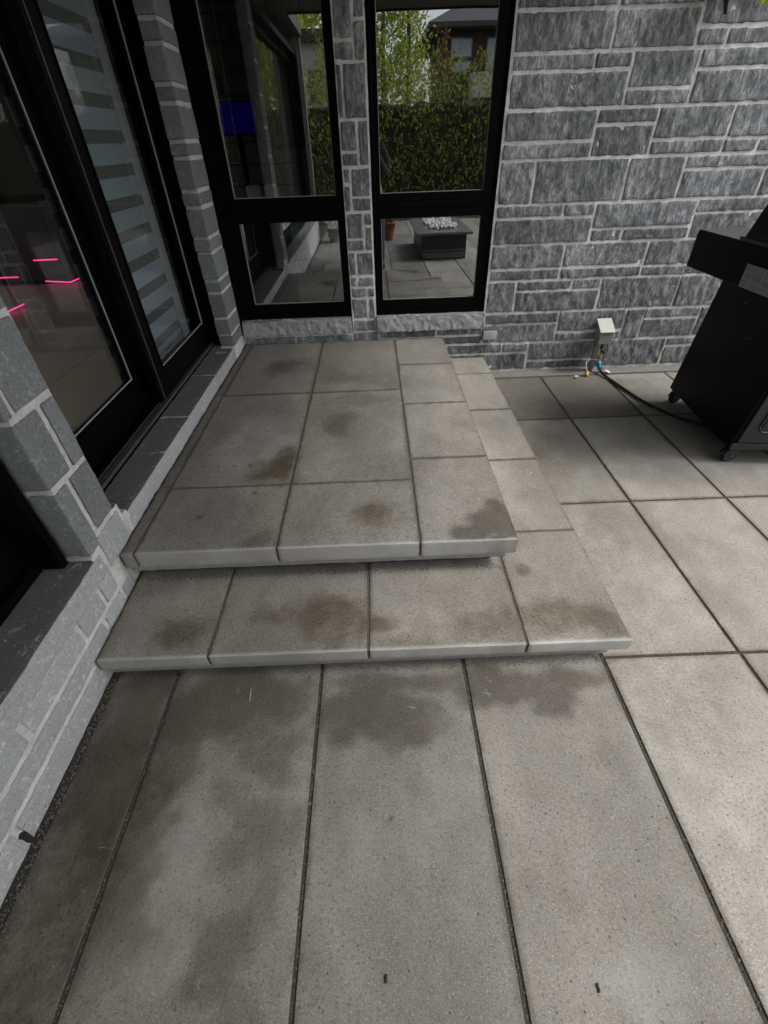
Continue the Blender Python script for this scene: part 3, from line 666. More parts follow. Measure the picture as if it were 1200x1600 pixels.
led = mat_emit('led_pink', (1., .05, .30), .8)
LED = [((-3.578,5.475,.622),(-3.33,5.475,.624)), ((-4.02,5.475,.47),(-3.82,5.475,.47)), ((-3.605,5.56,.405),(-3.283,5.454,.405)), ((-3.283,5.454,.405),(-3.27,5.80,.405)), ((-3.292,4.274,.405),(-3.289,4.615,.405))]  # second and last stand for reflections, drawn as glowing tubes
LL = ['short pink light strip farthest back in the dark room, topmost of the pink lines', 'blurred pink reflection drawn as a glowing tube at the left edge of the door glass', 'pink light strip in the middle of the room, left half of the bent line', 'pink light strip in the middle of the room, right half of the bent line', 'lowest pink reflection drawn as a glowing tube, slanting, nearest the stone pier']
for (a, b), l in zip(LED, LL):
    o = MB().tube([a, b], .006, 8).build('pink_glow_line', led); tag(o, l, 'light strip', 'pink light strips glowing in the dark room')

sh = thing('shelving_unit', (-1.2, 5.6, .373), 'dark tall shelving unit with thin horizontal shelves inside the left window', 'shelves')
mb = MB()
for k in range(14): mb.box((-1.62, 5.5, .52+.165*k), (-.70, 5.85, .535+.165*k))
mb.build('shelf', simple('shelf_wood', (.05,.042,.038), .5), sh)
mb = MB(); mb.box((-.70,5.5,.373), (-.675,5.85,2.78)).box((-1.645,5.5,.373), (-1.62,5.85,2.78)); mb.build('upright', simple('shelf_upright', (.12,.11,.10), .4), sh)
items = [(-1.45,.06,.12,(.25,.02,.02)),(-1.1,.10,.10,(.10,.10,.09)),(-.95,.06,.08,(.2,.18,.15)),(-1.3,.08,.11,(.12,.11,.1)),(-1.5,.04,.13,(.3,.03,.04))]
for k, zs in enumerate((2.02,2.19,1.86,1.53,1.20,1.03)):
    for q in range(2):
        x_, w_, h_, c_ = items[(k*2+q) % 5]
        o = MB().rbox((x_+.1*q, 5.53, zs-.003+.001), (x_+.1*q+w_, 5.62, zs+h_), r=.006, res=.1).build('storage_box', simple('box_colour', c_, .6), None, smooth=True)
        tag(o, 'small %s box on the %s shelf behind the left window, %s of its pair' % (['red','grey','pale','grey-brown','dark red'][(k*2+q) % 5], ['second', 'topmost', 'third', 'fourth', 'sixth', 'lowest filled'][k], ['left','right'][q]), 'box', 'small boxes on the dark shelves')
tv = thing('monitor', (-1.2, 5.45, 1.62), 'screen glowing deep blue in front of the dark shelves', 'screen')
MB().box((-1.37,5.42,1.565), (-1.005,5.46,1.80)).build('casing', M['black'], tv); MB().box((-1.36,5.412,1.577), (-1.015,5.419,1.79)).build('display', mat_emit('blue_screen', (.02,.01,.45), .045), tv)
MB().box((-1.22,5.43,.95), (-1.16,5.46,1.565)).box((-1.33,5.38,.94), (-1.05,5.52,.955)).build('stand', M['black'], tv)
# curtain
mb = MB(); n = 90; V = []; F = []
for i in range(n+1):
    x = -.66+.30*i/n; y = 4.02+.022*math.sin(i*.55)+.012*math.sin(i*1.31)
    for z in (1.47, 2.72): V.append((x, y, z))
for i in range(n): F.append((2*i, 2*i+2, 2*i+3, 2*i+1))
mb.add(V, F)
cu = mb.build('curtain', simple('curtain_cloth', (.11,.115,.105), .9), smooth=True); sm = cu.modifiers.new('solid', 'SOLIDIFY'); sm.thickness = .003
tag(cu, 'hanging grey-green curtain folds behind the left window', 'curtain')
cb = thing('cabinet', (-.82, 4.15, .373), 'low dark cabinet inside the left window, under the white jugs', 'cabinet')
MB().box((-.98,4.02,.373), (-.66,4.30,1.12)).build('body', simple('cabinet_dark', (.03,.026,.026), .4), cb, bevel=.003)
MB().box((-.97,4.012,.40), (-.67,4.018,1.10)).build('door', simple('cabinet_door', (.04,.034,.034), .35), cb)
for x_, l_ in ((-.86, 'white plastic jug on the dark cabinet, left of the pair'), (-.73, 'white plastic jug on the dark cabinet, right of the pair')):
    j = thing('jug', (x_, 4.12, 1.12), l_, 'jug', 'white jugs on the cabinet')
    MB().rbox((x_-.05,4.07,1.121), (x_+.05,4.17,1.27), r=.02, res=.03).build('body', M['white'], j, smooth=True)
    MB().tube([(x_,4.12,1.268),(x_,4.12,1.30)], .018, 12).build('cap', M['blue'], j, smooth=True)
mat_ = thing('folding_mat', (-.70, 5.6, .375), 'teal green mat with dark edging leaning inside the left window', 'mat')
q = [(-.785,5.54,.385),(-.575,5.64,.39),(-.732,5.76,.855),(-.907,5.74,.785)]
MB().hexa([q[0],q[1],(q[1][0],q[1][1]+.04,q[1][2]),(q[0][0],q[0][1]+.04,q[0][2]),q[3],q[2],(q[2][0],q[2][1]+.04,q[2][2]),(q[3][0],q[3][1]+.04,q[3][2])]).build('pad', simple('teal_cloth', (.30,.72,.62), .8, var=.2, nsc=12), mat_, bevel=.01)
MB().tube([(x,y-.003,z) for x,y,z in q+[q[0]]], .008, 6, cap=False).build('edging', M['rubber'], mat_)
bb = MB().rbox((-.98,5.93,.378), (-.52,6.36,.86), r=.17, res=.03, faces='xXyYZ', amp=.05, seed=4, nscale=(9,9,6)).build('bean_bag', simple('pale_sack', (.62,.60,.60), .9, var=.3, nsc=30), smooth=True)
tag(bb, 'pale crumpled sack behind the teal mat inside the left window', 'bean bag')

# ------------------------------------------------------------------ outlet cover on the stone wall
oc = thing('outlet_cover', (.875, YW, .31), 'small grey weatherproof outlet cover low on the stone wall beside the right window', 'outlet cover')
MB().rbox((.818,YW-.024,.272), (.932,YW-.006,.358), r=.004, res=.1).build('box', M['platerim'], oc, smooth=True)
MB().rbox((.822,YW-.031,.276), (.928,YW-.0245,.344), r=.003, res=.1).build('flap', M['plate'], oc, smooth=True)

# ------------------------------------------------------------------ gas outlet box and hose
gb = thing('gas_outlet_box', (1.75, 3.55, .3), 'metal gas outlet box with a sloping lid on a grey pipe against the stone wall', 'gas box')
x0, x1 = 1.690, 1.792
MB().hexa([(x0,3.452,.243),(x1,3.452,.243),(x1,YW-.012,.262),(x0,YW-.012,.262),(x0,3.452,.328),(x1,3.452,.328),(x1,YW-.012,.392),(x0,YW-.012,.392)]).build('housing', M['galv'], gb, bevel=.003)
MB().hexa([(x0-.004,3.444,.329),(x1+.004,3.444,.329),(x1+.004,YW-.011,.395),(x0-.004,YW-.011,.395),(x0-.004,3.444,.333),(x1+.004,3.444,.333),(x1+.004,YW-.011,.400),(x0-.004,YW-.011,.400)]).build('lid', simple('lid_white_metal', (.42,.415,.39), .5, var=.12, nsc=80), gb)
MB().rbox((1.702,3.515,.008), (1.735,3.548,.255), r=.008, res=.1).build('pipe', M['pipe'], gb, smooth=True)
MB().tube([(1.760,3.52,.245),(1.760,3.52,.20)], .011, 12).tube([(1.760,3.52,.20),(1.760,3.515,.185)], .017, 8).tube([(1.762,3.50,.172),(1.762,3.47,.168)], .01, 8).build('valve', M['rubber'], gb, smooth=False)
MB().tube([(1.760,3.515,.185),(1.760,3.51,.13)], .010, 10).tube([(1.760,3.51,.130),(1.760,3.51,.115)], .0145, 6).tube([(1.760,3.51,.1),(1.760,3.51,.085)], .0145, 6).tube([(1.760,3.51,.115),(1.760,3.51,.06)], .008, 8).build('fitting', M['brass'], gb)
MB().tube([(1.78,3.515,.243),(1.80,3.505,.20),(1.802,3.50,.14),(1.785,3.50,.10),(1.768,3.505,.085)], .0018, 6).build('lanyard', M['rubber'], gb)
hose = thing('gas_hose', (1.76, 3.5, .05), 'black rubber gas hose running from the wall box over the pavers to the grill', 'hose')
def smooth_path(P, n=8):
    P = [Vector(p) for p in P]; out = []
    for i in range(len(P)-1):
        a = P[max(i-1,0)]; b = P[i]; c = P[i+1]; d = P[min(i+2,len(P)-1)]
        for k in range(n):
            t = k/n; out.append(.5*((2*b)+(c-a)*t+(2*a-5*b+4*c-d)*t*t+(3*b-3*c+d-a)*t**3))
    out.append(P[-1]); return out
MB().tube(smooth_path([(1.760,3.505,.070),(1.765,3.47,.035),(1.788,3.38,.014),(1.808,3.27,.0125),(1.832,3.13,.0125),(1.862,2.98,.0125),(1.93,2.80,.0125),(2.05,2.62,.0125),(2.25,2.5,.02),(2.45,2.5,.12),(2.5,2.52,.3)]), .0095, 12).build('tube', M['rubber'], hose, smooth=True)
MB().tube([(1.760,3.508,.088),(1.762,3.485,.05)], .016, 14).rbox((1.752,3.455,.03),(1.785,3.49,.062), r=.005, res=.1).build('coupling', M['blue'], hose, smooth=True)
tg = MB(); tg.hexa([(1.785,3.47,.035),(1.845,3.44,.012),(1.855,3.47,.013),(1.800,3.50,.036),(1.785,3.47,.0362),(1.845,3.44,.0132),(1.855,3.47,.0142),(1.800,3.50,.0372)]).build('tag', M['white'], hose)
MB().hexa([(1.788,3.472,.0376),(1.812,3.46,.0286),(1.822,3.488,.0296),(1.801,3.498,.0386),(1.788,3.472,.0380),(1.812,3.46,.029),(1.822,3.488,.030),(1.801,3.498,.039)]).build('tag_print', M['red'], hose)
cp = thing('plug_cap', (1.652, 3.431, .01), 'yellow plastic cap on a thin white cord lying under the gas box', 'cap')
MB().tube([(1.652,3.431,.0065),(1.652,3.431,.030)], [.017,.014], 12).rbox((1.640,3.424,.029),(1.664,3.438,.042), r=.003, res=.1).build('cap', M['yellow'], cp, smooth=True)
MB().tube(smooth_path([(1.652,3.431,.042),(1.640,3.45,.075),(1.66,3.49,.10),(1.70,3.505,.108),(1.745,3.505,.100)]), .0022, 6).build('cord', M['white'], cp, smooth=True)
ch = MB().rbox((1.545,3.392,.006), (1.575,3.410,.020), r=.003, res=.1).build('plastic_clip', M['white'], smooth=True); tag(ch, 'small white plastic clip lying at the foot of the stone wall', 'clip')
ld = MB()
for k in range(7):
    a = random.uniform(0, 6.28); cx, cy = .905+random.gauss(0,.012), 1.845+random.gauss(0,.010); L_ = random.uniform(.008,.014); w_ = L_*.4
    dx, dy = math.cos(a), math.sin(a)
    ld.add([(cx-dx*L_,cy-dy*L_,.003),(cx+dy*w_,cy-dx*w_,.008),(cx+dx*L_,cy+dy*L_,.004),(cx-dy*w_,cy+dx*w_,.009)], [(0,1,2,3)])
tag(ld.build('dead_leaf', simple('dead_leaf', (.16,.09,.04), .8)), 'crumpled brown leaf lying in the paver joint beside the lower step', 'leaf')

# ------------------------------------------------------------------ grill
gr = thing('gas_grill', (2.5, 2.5, 0), 'black gas grill cart on casters with a thick side shelf, against the right side', 'grill')
A = np.array([1.952, 2.15]); dv = np.array([.106, .994]); eu = np.array([.994, -.106])
def G(u, v, z):      # local to world, the cart leans a touch outward like the real one
    p = A+eu*u+dv*v; return (p[0]+.075*(z-.1), p[1]-.03*(z-.1), z)
def gbox(mb, u0, u1, v0, v1, z0, z1): return mb.hexa([G(u0,v0,z0),G(u1,v0,z0),G(u1,v1,z0),G(u0,v1,z0),G(u0,v0,z1),G(u1,v0,z1),G(u1,v1,z1),G(u0,v1,z1)])
Wd, Dp = 1.12, .812
mb = MB(); gbox(mb, 0, .018, 0, Dp, .10, .872); mb.build('side_panel', M['bbq'], gr, bevel=.004)
mb = MB(); gbox(mb, Wd-.018, Wd, 0, Dp, .10, .872); mb.build('side_panel', M['bbq'], gr, bevel=.004)
mb = MB(); gbox(mb, .018, Wd-.018, Dp-.015, Dp, .13, .872); mb.build('back_panel', M['bbq'], gr)
mb = MB(); gbox(mb, .018, Wd-.018, .02, Dp-.015, .105, .125); mb.build('bottom_shelf', M['bbq'], gr)
for k in (0, 1):
    u0 = .02+k*.545; u1 = u0+.535
    mb = MB(); gbox(mb, u0, u1, -.012, .006, .145, .80); d = mb.build('door', M['bbq_grey'], gr, bevel=.006)
    mb = MB()
    gbox(mb, u0+.075, u1-.075, -.0165, -.013, .235, .70); mb.build('inset_panel', simple('grill_inset', (.012,.013,.015), .45), d, bevel=.002)
    pts = [G(a,-.015,b) for a,b in ((u0+.085,.215),(u1-.085,.215),(u1-.06,.24),(u1-.06,.70),(u1-.085,.725),(u0+.085,.725),(u0+.06,.70),(u0+.06,.24),(u0+.085,.215))]
    MB().tube(pts, .005, 6, cap=False).build('bead', simple('grill_bead', (.032,.034,.037), .35, metal=.3), d, smooth=True)
    uh = u1-.04 if k == 0 else u0+.04
    MB().tube([G(uh,-.012,.55),G(uh,-.045,.55),G(uh,-.045,.75),G(uh,-.012,.75)], .007, 8).build('handle', M['alu'], d, smooth=True)
mb = MB(); gbox(mb, .0, Wd, -.010, .006, .10, .140); mb.build('kick_rail', simple('grill_rail', (.013,.014,.016), .45), gr, bevel=.003)
mb = MB(); gbox(mb, -.005, Wd+.005, -.03, Dp, .874, 1.035); mb.build('firebox', M['bbq'], gr, bevel=.008)
mb = MB(); gbox(mb, .01, Wd-.01, -.055, -.031, .885, 1.02); cpn = mb.build('control_panel', M['bbq_grey'], gr, bevel=.005)
for k in range(4):
    u = .17+k*.26; MB().tube([G(u,-.056,.95), G(u,-.085,.95)], [.028,.024], 20).build('knob', M['bbq'], cpn, smooth=False)
# lid: profile swept across the width
prof = [(2.600,1.054),(2.575,1.11),(2.545,1.19),(2.505,1.27),(2.44,1.33),(2.34,1.355),(2.22,1.35),(2.10,1.30),(2.02,1.21),(1.99,1.11),(1.985,1.054)]
mb = MB(); V = []; F = []; n = len(prof)
for x_, sc in ((1.860,.955),(1.885,1.),(3.02,1.),(3.045,.955)):
    for y_, z_ in prof: V.append((x_, 2.30+(y_-2.30)*sc, 1.054+(z_-1.054)*sc))
for k in range(3):
    for i in range(n-1): F.append((k*n+i, (k+1)*n+i, (k+1)*n+i+1, k*n+i+1))
F.append(tuple(range(n))); F.append(tuple(range(3*n, 4*n))[::-1])
mb.add(V, F); lidd = mb.build('lid', M['bbq_lid'], gr, bevel=.004)
MB().box((1.854,1.98,1.0565), (3.05,2.605,1.072)).build('rim', simple('lid_rim', (.02,.02,.022), .35), lidd, bevel=.003)
MB().tube([(2.0,2.0,1.15),(2.0,1.93,1.15),(2.9,1.93,1.15),(2.9,2.0,1.15)], .011, 10).build('handle', M['alu'], lidd, smooth=True)
# side shelf with thick drop edge
sf = MB(); sf.hexa([(1.852,2.02,.868),(1.955,2.02,.868),(2.04,2.962,.868),(1.852,2.962,.868),(1.852,2.02,1.052),(2.03,2.02,1.052),(2.105,2.962,1.052),(1.852,2.962,1.052)])
sfo = sf.build('side_shelf', M['bbq'], gr, bevel=.005)
MB().hexa([(1.858,2.03,1.053),(3.03,2.03,1.053),(3.03,2.956,1.053),(1.858,2.956,1.053),(1.858,2.03,1.056),(3.03,2.03,1.056),(3.03,2.956,1.056),(1.858,2.956,1.056)]).build('shelf_top', M['bbq_shelf'], sfo)
X_ = 1.8505
st = MB(); st.box((X_-.0008,2.16+.06,.872), (X_,2.468,.974)); sto = st.build('warning_label', simple('label_grey', (.30,.305,.31), .6), sfo)
st = MB(); random.seed(3)
for (y0, y1, z0, z1) in ((2.405,2.46,.945,.968),(2.405,2.455,.915,.938),(2.41,2.46,.878,.906),(2.33,2.395,.95,.969),(2.335,2.395,.908,.943),(2.34,2.395,.877,.900),(2.25,2.32,.935,.968),(2.25,2.32,.905,.928),(2.25,2.325,.876,.898)):
    zc = z1
    st.box((X_-.0012,y0,z0), (X_-.0009,y1,z1))
st.build('print_block', simple('print_mid', (.21,.215,.22), .6), sto)
st = MB()
for (y0, y1, z0, z1) in ((2.405,2.46,.945,.968),(2.41,2.46,.878,.906),(2.33,2.395,.95,.969),(2.34,2.395,.877,.900),(2.25,2.32,.935,.968),(2.25,2.325,.876,.898)):
    zc = z1-.004
    while zc > z0+.003: st.box((X_-.0015,y0+.004,zc-.0014), (X_-.00125,y1-.004-random.random()*.015,zc)); zc -= .0045
st.build('print_lines', simple('print_light', (.34,.345,.35), .6), sto)
for (v, z) in ((.50,.74),(.33,.60),(.35,.605),(.31,.61),(.12,.60)):
    a = np.array(G(-.0005, v, z)); MB().tube([tuple(a), tuple(a-np.array([.003,0,0]))], .0038, 8).build('screw', M['alu'], gr)
def caster(u, v, rot):
    p = A+eu*u+dv*v; x, y = p
    c = math.cos(rot); s_ = math.sin(rot); r = .043
    root = MB()
    def T(a, b, z): return (x+a*c-b*s_, y+a*s_+b*c, z)
    root.tube([T(0,0,.104), T(0,0,.078)], [.012,.012], 12)
    # hood over the wheel
    V = []; F = []; nn = 10
    for sgn in (-1, 1):
        for k in range(nn+1):
            t = math.pi*(.02+.92*k/nn); V.append(T(.012+ (r+.005)*math.cos(t), sgn*.021, r+ (r+.006)*math.sin(t)))
    for k in range(nn): F.append((k, k+1, nn+1+k+1, nn+1+k))
    for sgn in (0, 1):
        base = sgn*(nn+1); F.append(tuple(base+k for k in range(nn+1)))
    root.add(V, F); o = root.build('caster', M['rubber'], gr, bevel=.001)
    w = MB(); w.tube([T(.012,-.018,r), T(.012,-.014,r), T(.012,.014,r), T(.012,.018,r)], [r-.004,r,r,r-.004], 22); w.build('wheel', M['rubber'], o)
    MB().tube([T(.012,-.024,r), T(.012,.024,r)], .006, 8).build('axle', M['alu'], o)
    MB().hexa([T(-.055,-.012,.060),T(-.02,-.012,.060),T(-.02,.012,.060),T(-.055,.012,.060),T(-.058,-.012,.066),T(-.02,-.012,.070),T(-.02,.012,.070),T(-.058,.012,.066)]).build('brake_lever', M['rubber'], o)
caster(.035,.035,.1); caster(.035,Dp-.03,.4); caster(Wd-.035,.035,.2); caster(Wd-.035,Dp-.03,0)

# ------------------------------------------------------------------ hanging thing at the top right
hb = thing('hanging_basket', (1.98, 3.35, 2.05), 'black strap and yellow-green leaf of a basket hanging at the top right', 'hanging basket')
MB().hexa([(1.856,3.392,1.949),(1.870,3.392,1.947),(1.870,3.396,1.947),(1.856,3.396,1.949),(1.806,3.392,2.07),(1.845,3.392,2.07),(1.845,3.396,2.07),(1.806,3.396,2.07)]).build('strap', M['bbq'], hb)
V = []; F = []; nn = 24
prof = [(.02,2.02),(.09,2.03),(.15,2.09),(.17,2.17),(.175,2.20),(.165,2.20)]
for r_, z_ in prof:
    for k in range(nn): V.append((1.98+r_*math.cos(2*math.pi*k/nn), 3.36+r_*math.sin(2*math.pi*k/nn), z_+.02))
for i in range(len(prof)-1):
    for k in range(nn): F.append((i*nn+k, i*nn+(k+1)%nn, (i+1)*nn+(k+1)%nn, (i+1)*nn+k))
MB().add(V, F).build('basket', M['rubber'], hb, smooth=True)
for a in (0, 2.1, 4.2): MB().tube([(1.98+.17*math.cos(a),3.36+.17*math.sin(a),2.21),(1.98,3.36,2.66)], .003, 6).build('chain', M['rubber'], hb)
MB().tube([(1.98,3.36,2.66),(1.98,3.36,2.80)], .004, 6).build('hook', M['rubber'], hb)
def leaves(mb, C, n, size, spread, shape='ell', col=None, flat=.5):
    C = np.array(C); sp = np.array(spread)
    d = rng.normal(size=(n, 3)); d /= np.linalg.norm(d, axis=1, keepdims=True); rr = rng.random((n, 1))**(1/2.2)
    P = C+d*rr*sp
    leafquads(mb, P, size)
def leafquads(mb, P, size, up=None, asp=.5):
    n = len(P); a = rng.normal(size=(n, 3)); 
    if up is not None: a = a*.45+np.array(up)
    a /= np.linalg.norm(a, axis=1, keepdims=True); b = np.cross(a, rng.normal(size=(n, 3))); b /= np.linalg.norm(b, axis=1, keepdims=True)
    s = size*(.6+.8*rng.random((n, 1)))
    V = np.stack([P-a*s, P+b*s*asp, P+a*s, P-b*s*asp], 1).reshape(-1, 3)
    base = mb.n; mb.V.append(V); mb.n += len(V); mb.C.append(np.zeros((len(V), 4)))
    k = np.arange(n)*4+base; mb.F += np.stack([k, k+1, k+2, k+3], 1).tolist(); mb.M += [0]*n
mb = MB(); leaves(mb, (1.98,3.36,2.27), 160, .035, (.2,.17,.09)); leafquads(mb, np.array([(2.02,3.37,1.995),(2.05,3.38,2.0),(2.035,3.39,2.02)]), .03)
mb.build('foliage', mat_leaf('basket_leaf', ((.22,.30,.05),(.45,.42,.08))), hb)

# ------------------------------------------------------------------ the garden behind the camera (seen in the panes)
ML = {'cedar': mat_leaf('cedar_leaf', ((.13,.17,.035),(.38,.42,.09)), .25), 'aspen': mat_leaf('aspen_leaf', ((.20,.28,.05),(.45,.50,.12)), .4), 'rust': mat_leaf('rust_leaf', ((.12,.07,.04),(.25,.16,.06))), 'bark': simple('bark', (.10,.085,.07), .9, var=.4)}
def hedge(x0, x1, yc, label):
    h = thing('cedar_hedge', ((x0+x1)/2, yc, 0), label, 'hedge')
    mb = MB(); n = 26000
    X = rng.uniform(x0, x1, n); t = rng.random(n); Z = 2.25*np.power(rng.random(n), .8)+.02
    top = 2.50+.40*fbm(np.c_[X*2.6, np.zeros(n), np.zeros(n)], 3, 3)+.42*fbm(np.c_[X*11., np.zeros(n), np.zeros(n)], 6, 2)
    Z = np.minimum(Z, 2.6)/2.27*top; Z = Z*(1+.05*rng.random(n)**6)
    bul = .16*(fbm(np.c_[X*1.8, np.zeros(n), Z*1.2], 8, 3)-.5)*2
    wd = (.36+bul)*np.sqrt(np.clip(1.06-(Z/top)**4, .03, 1)); side = np.where(rng.random(n) < .72, 1, -1)
    Y = yc+side*wd*(1-.35*rng.random(n)**2)
    leafquads(mb, np.c_[X, Y, Z], .040, up=(0, .15, .75), asp=.38)
    mb.build('foliage', ML['cedar'], h)
    MB().rbox((x0, yc-.13, .1), (x1, yc+.13, 2.1), r=.1, res=.2, faces='xXyYZ', amp=.2, seed=3, nscale=(5,5,5)).build('branches', simple('dark_branches', (.02,.022,.012), .9), h)
hedge(-7.5, 7.5, -6.45, 'long clipped cedar hedge mirrored in the right window')
def tree(x, y, h, w, n, lab, lean=0, size=.11, mat='aspen'):
    t_ = thing('tree', (x, y, 0), lab, 'tree', 'loose leafy trees beyond the hedge')
    mb = MB(); top = (x+lean, y, h*.93)
    mb.tube([(x,y,-.1),(x+lean*.3,y+.05,h*.35),(x+lean*.7,y,h*.7),top], [.11,.085,.05,.012], 10)
    tips = []
    for k in range(26):
        z = h*(.25+.65*k/26); a = k*2.4; L_ = w*(1-.5*(z/h))*random.uniform(.6,1.1); bx, by = x+lean*z/h, y
        e_ = (bx+math.cos(a)*L_, by+math.sin(a)*L_, z+L_*.7); mb.tube([(bx,by,z), ((bx+e_[0])/2, (by+e_[1])/2, z+L_*.25), e_], [.028,.018,.006], 6)
        for q_ in range(5):
            f_ = .45+.55*q_/4; tips.append((bx+math.cos(a)*L_*f_+random.gauss(0,.12), by+math.sin(a)*L_*f_+random.gauss(0,.12), z+L_*.7*f_+random.gauss(0,.12)))
    mb.build('trunk', ML['bark'], t_)
    mb = MB(); T = np.array(tips); idx = rng.integers(0, len(T), n); P = T[idx]+rng.normal(size=(n,3))*np.array([.26,.26,.30])*w/1.3
    leafquads(mb, P, size, asp=.6); mb.build('crown', ML[mat], t_)
tree(.55, -14.0, 8.8, 1.1, 5200, 'slim pale green tree mirrored at the left of the right window', .1, .06)
tree(1.55, -15.2, 9.2, .9, 4200, 'slim pale green tree mirrored in the middle of the right window', -.1, .06)
tree(-1.0, -15.0, 8.6, 1.1, 5000, 'slim pale green tree mirrored at the right edge of the left window', 0, .06)
tree(2.5, -13.6, 4.6, .45, 420, 'sparse reddish-leaved sapling in front of the mirrored brown house', .1, .05, 'rust')
tree(-5.2, -34., 10.5, 3.0, 5000, 'big pale tree above the pale flat-roofed house', 0, .22)

def nb(name, loc, label): return thing(name, loc, label, 'house')
bh = nb('brown_house', (9, -31, 0), 'brown neighbouring house with a dark hip roof, mirrored in the right window')
MB().box((4.6,-38.,0), (14.,-28.6,5.95)).build('wall', simple('brown_siding', (.085,.055,.042), .8, var=.15, nsc=2), bh)
MB().add([(3.4,-39.2,5.98),(15.2,-39.2,5.98),(15.2,-27.4,5.98),(3.4,-27.4,5.98),(3.4,-39.2,6.18),(15.2,-39.2,6.18),(15.2,-27.4,6.18),(3.4,-27.4,6.18),(8.3,-33.3,8.6),(10.3,-33.3,8.6)],
   [(0,3,2,1),(0,1,5,4),(1,2,6,5),(2,3,7,6),(3,0,4,7),(7,8,9,6)[::-1],(4,8,7)[::-1],(6,9,5)[::-1],(5,9,8,4)[::-1]]).build('roof', simple('slate_roof', (.05,.053,.06), .8, var=.2, nsc=3), bh)
gw = simple('pale_window_pane', (.42,.46,.52), .15); wf = simple('window_frame_grey', (.18,.19,.2), .5)
for a, b, c, d in ((4.75,5.95,4.95,5.72),(4.75,5.95,4.35,4.85),(6.75,7.45,4.0,5.7),(8.6,9.6,4.6,5.7),(10.8,11.9,4.6,5.7)):
    w_ = MB().box((a,-28.58,c), (b,-28.53,d)).build('window', wf, bh); MB().box((a+.06,-28.525,c+.06), (b-.06,-28.515,d-.06)).build('pane', gw, w_)
MB().box((5.9,-28.5,3.15), (8.9,-27.2,4.25)).build('balcony', simple('pale_balcony', (.5,.47,.43), .8, var=.1), bh)
gh = nb('pale_house', (-8, -31, 0), 'pale grey flat-roofed house with dark fascia, mirrored in the left window')
MB().box((-16,-38,0), (-2.0,-28.6,5.75)).build('wall', simple('pale_render', (.42,.41,.41), .8), gh)
MB().box((-16.5,-38.5,5.76), (-1.6,-28.1,6.2)).build('roof', M['fascia'], gh)
for a in (-3.3, -6.5, -9.5):
    w_ = MB().box((a,-28.58,3.2), (a+.8,-28.53,4.7)).build('window', wf, gh); MB().box((a+.05,-28.525,3.25), (a+.37,-28.515,4.65)).box((a+.43,-28.525,3.25), (a+.75,-28.515,4.65)).build('pane', simple('dark_pane', (.05,.055,.06), .15), w_)

# fire table
ft = thing('fire_table', (1.1, -1.6, 0), 'black rectangular fire table with white pebbles on top, mirrored in the right window', 'fire table')
MB().box((.76,-2.38,.0), (1.46,-.86,.335)).build('base', simple('table_dark', (.03,.03,.032), .4), ft, bevel=.006)
MB().box((.76-.02,-.855,.12), (1.44,-.845,.14)).box((.775,-.8535,.02), (1.445,-.8485,.10)).build('trim', simple('table_trim', (.14,.14,.14), .5), ft)
MB().box((.68,-2.46,.337), (1.54,-.78,.372)).build('top', simple('table_top', (.16,.165,.17), .25), ft, bevel=.005)
pb = MB()
for _ in range(230):
    x_, y_, r_ = random.uniform(.88,1.34), random.uniform(-2.1,-1.05), random.uniform(.018,.038)
    d = rng.normal(size=(6,1)); base = np.array([(1,0,0),(-1,0,0),(0,1,0),(0,-1,0),(0,0,1),(0,0,-1)], float)*(1+.2*d)
    pb.add(base*r_+np.array([x_,y_,.385+random.random()*.03]), [(0,2,4),(2,1,4),(1,3,4),(3,0,4),(2,0,5),(1,2,5),(3,1,5),(0,3,5)])
pbo = pb.build('pebbles', simple('white_pebbles', (.62,.62,.6), .7), ft); pbo['kind'] = 'stuff'
def pot(x, y, h, col, leafcol, lab, sz=.03):
    p_ = thing('potted_plant', (x, y, 0), lab, 'plant pot')
    V = []; F = []; nn = 20
    pr_ = [(.09,0),(.12,h*.5),(.145,h),(.155,h),(.155,h+.02),(.13,h+.02),(.12,h-.03)]
    for r_, z_ in pr_:
        for k in range(nn): V.append((x+r_*math.cos(2*math.pi*k/nn), y+r_*math.sin(2*math.pi*k/nn), z_))
    for i in range(len(pr_)-1):
        for k in range(nn): F.append((i*nn+k, i*nn+(k+1)%nn, (i+1)*nn+(k+1)%nn, (i+1)*nn+k))
    MB().add(V, F).build('pot', simple('pot_clay', col, .7), p_, smooth=True)
    mb = MB(); leaves(mb, (x,y,h+.13), 260, sz, (.19,.19,.15)); mb.build('foliage', mat_leaf('pot_leaf', leafcol), p_)
pot(.30, -2.9, .26, (.25,.09,.05), ((.10,.14,.03),(.4,.06,.05)), 'terracotta pot with red flowers, mirrored low in the right window')
pot(-.72, -2.85, .22, (.3,.3,.3), ((.7,.7,.68),(.75,.75,.73)), 'pot of white flowers mirrored low in the left window')

# ------------------------------------------------------------------ the photographer, mirrored at the edge of the right window
pe = thing('person', (0, -.42, 0), 'person in dark striped shirt and blue jeans holding a phone, half mirrored in right window', 'person')
def skin(name, verts, edges, radii, mat, root=0, sub=2):
    me = bpy.data.meshes.new(name); off = rootloc(pe)
    me.from_pydata([tuple(Vector(v)-off) for v in verts], edges, []); me.update()
    o = bpy.data.objects.new(name, me); COL.objects.link(o); o.parent = pe
    md = o.modifiers.new('skin', 'SKIN'); md.use_smooth_shade = True
    if not me.skin_vertices: me.skin_vertices.new()
    for i, r_ in enumerate(radii):
        me.skin_vertices[0].data[i].radius = (r_, r_) if not isinstance(r_, tuple) else r_
        me.skin_vertices[0].data[i].use_root = (i == root)
    sb = o.modifiers.new('sub', 'SUBSURF'); sb.levels = sub; sb.render_levels = sub
    me.materials.append(mat); return o
Y = -.46
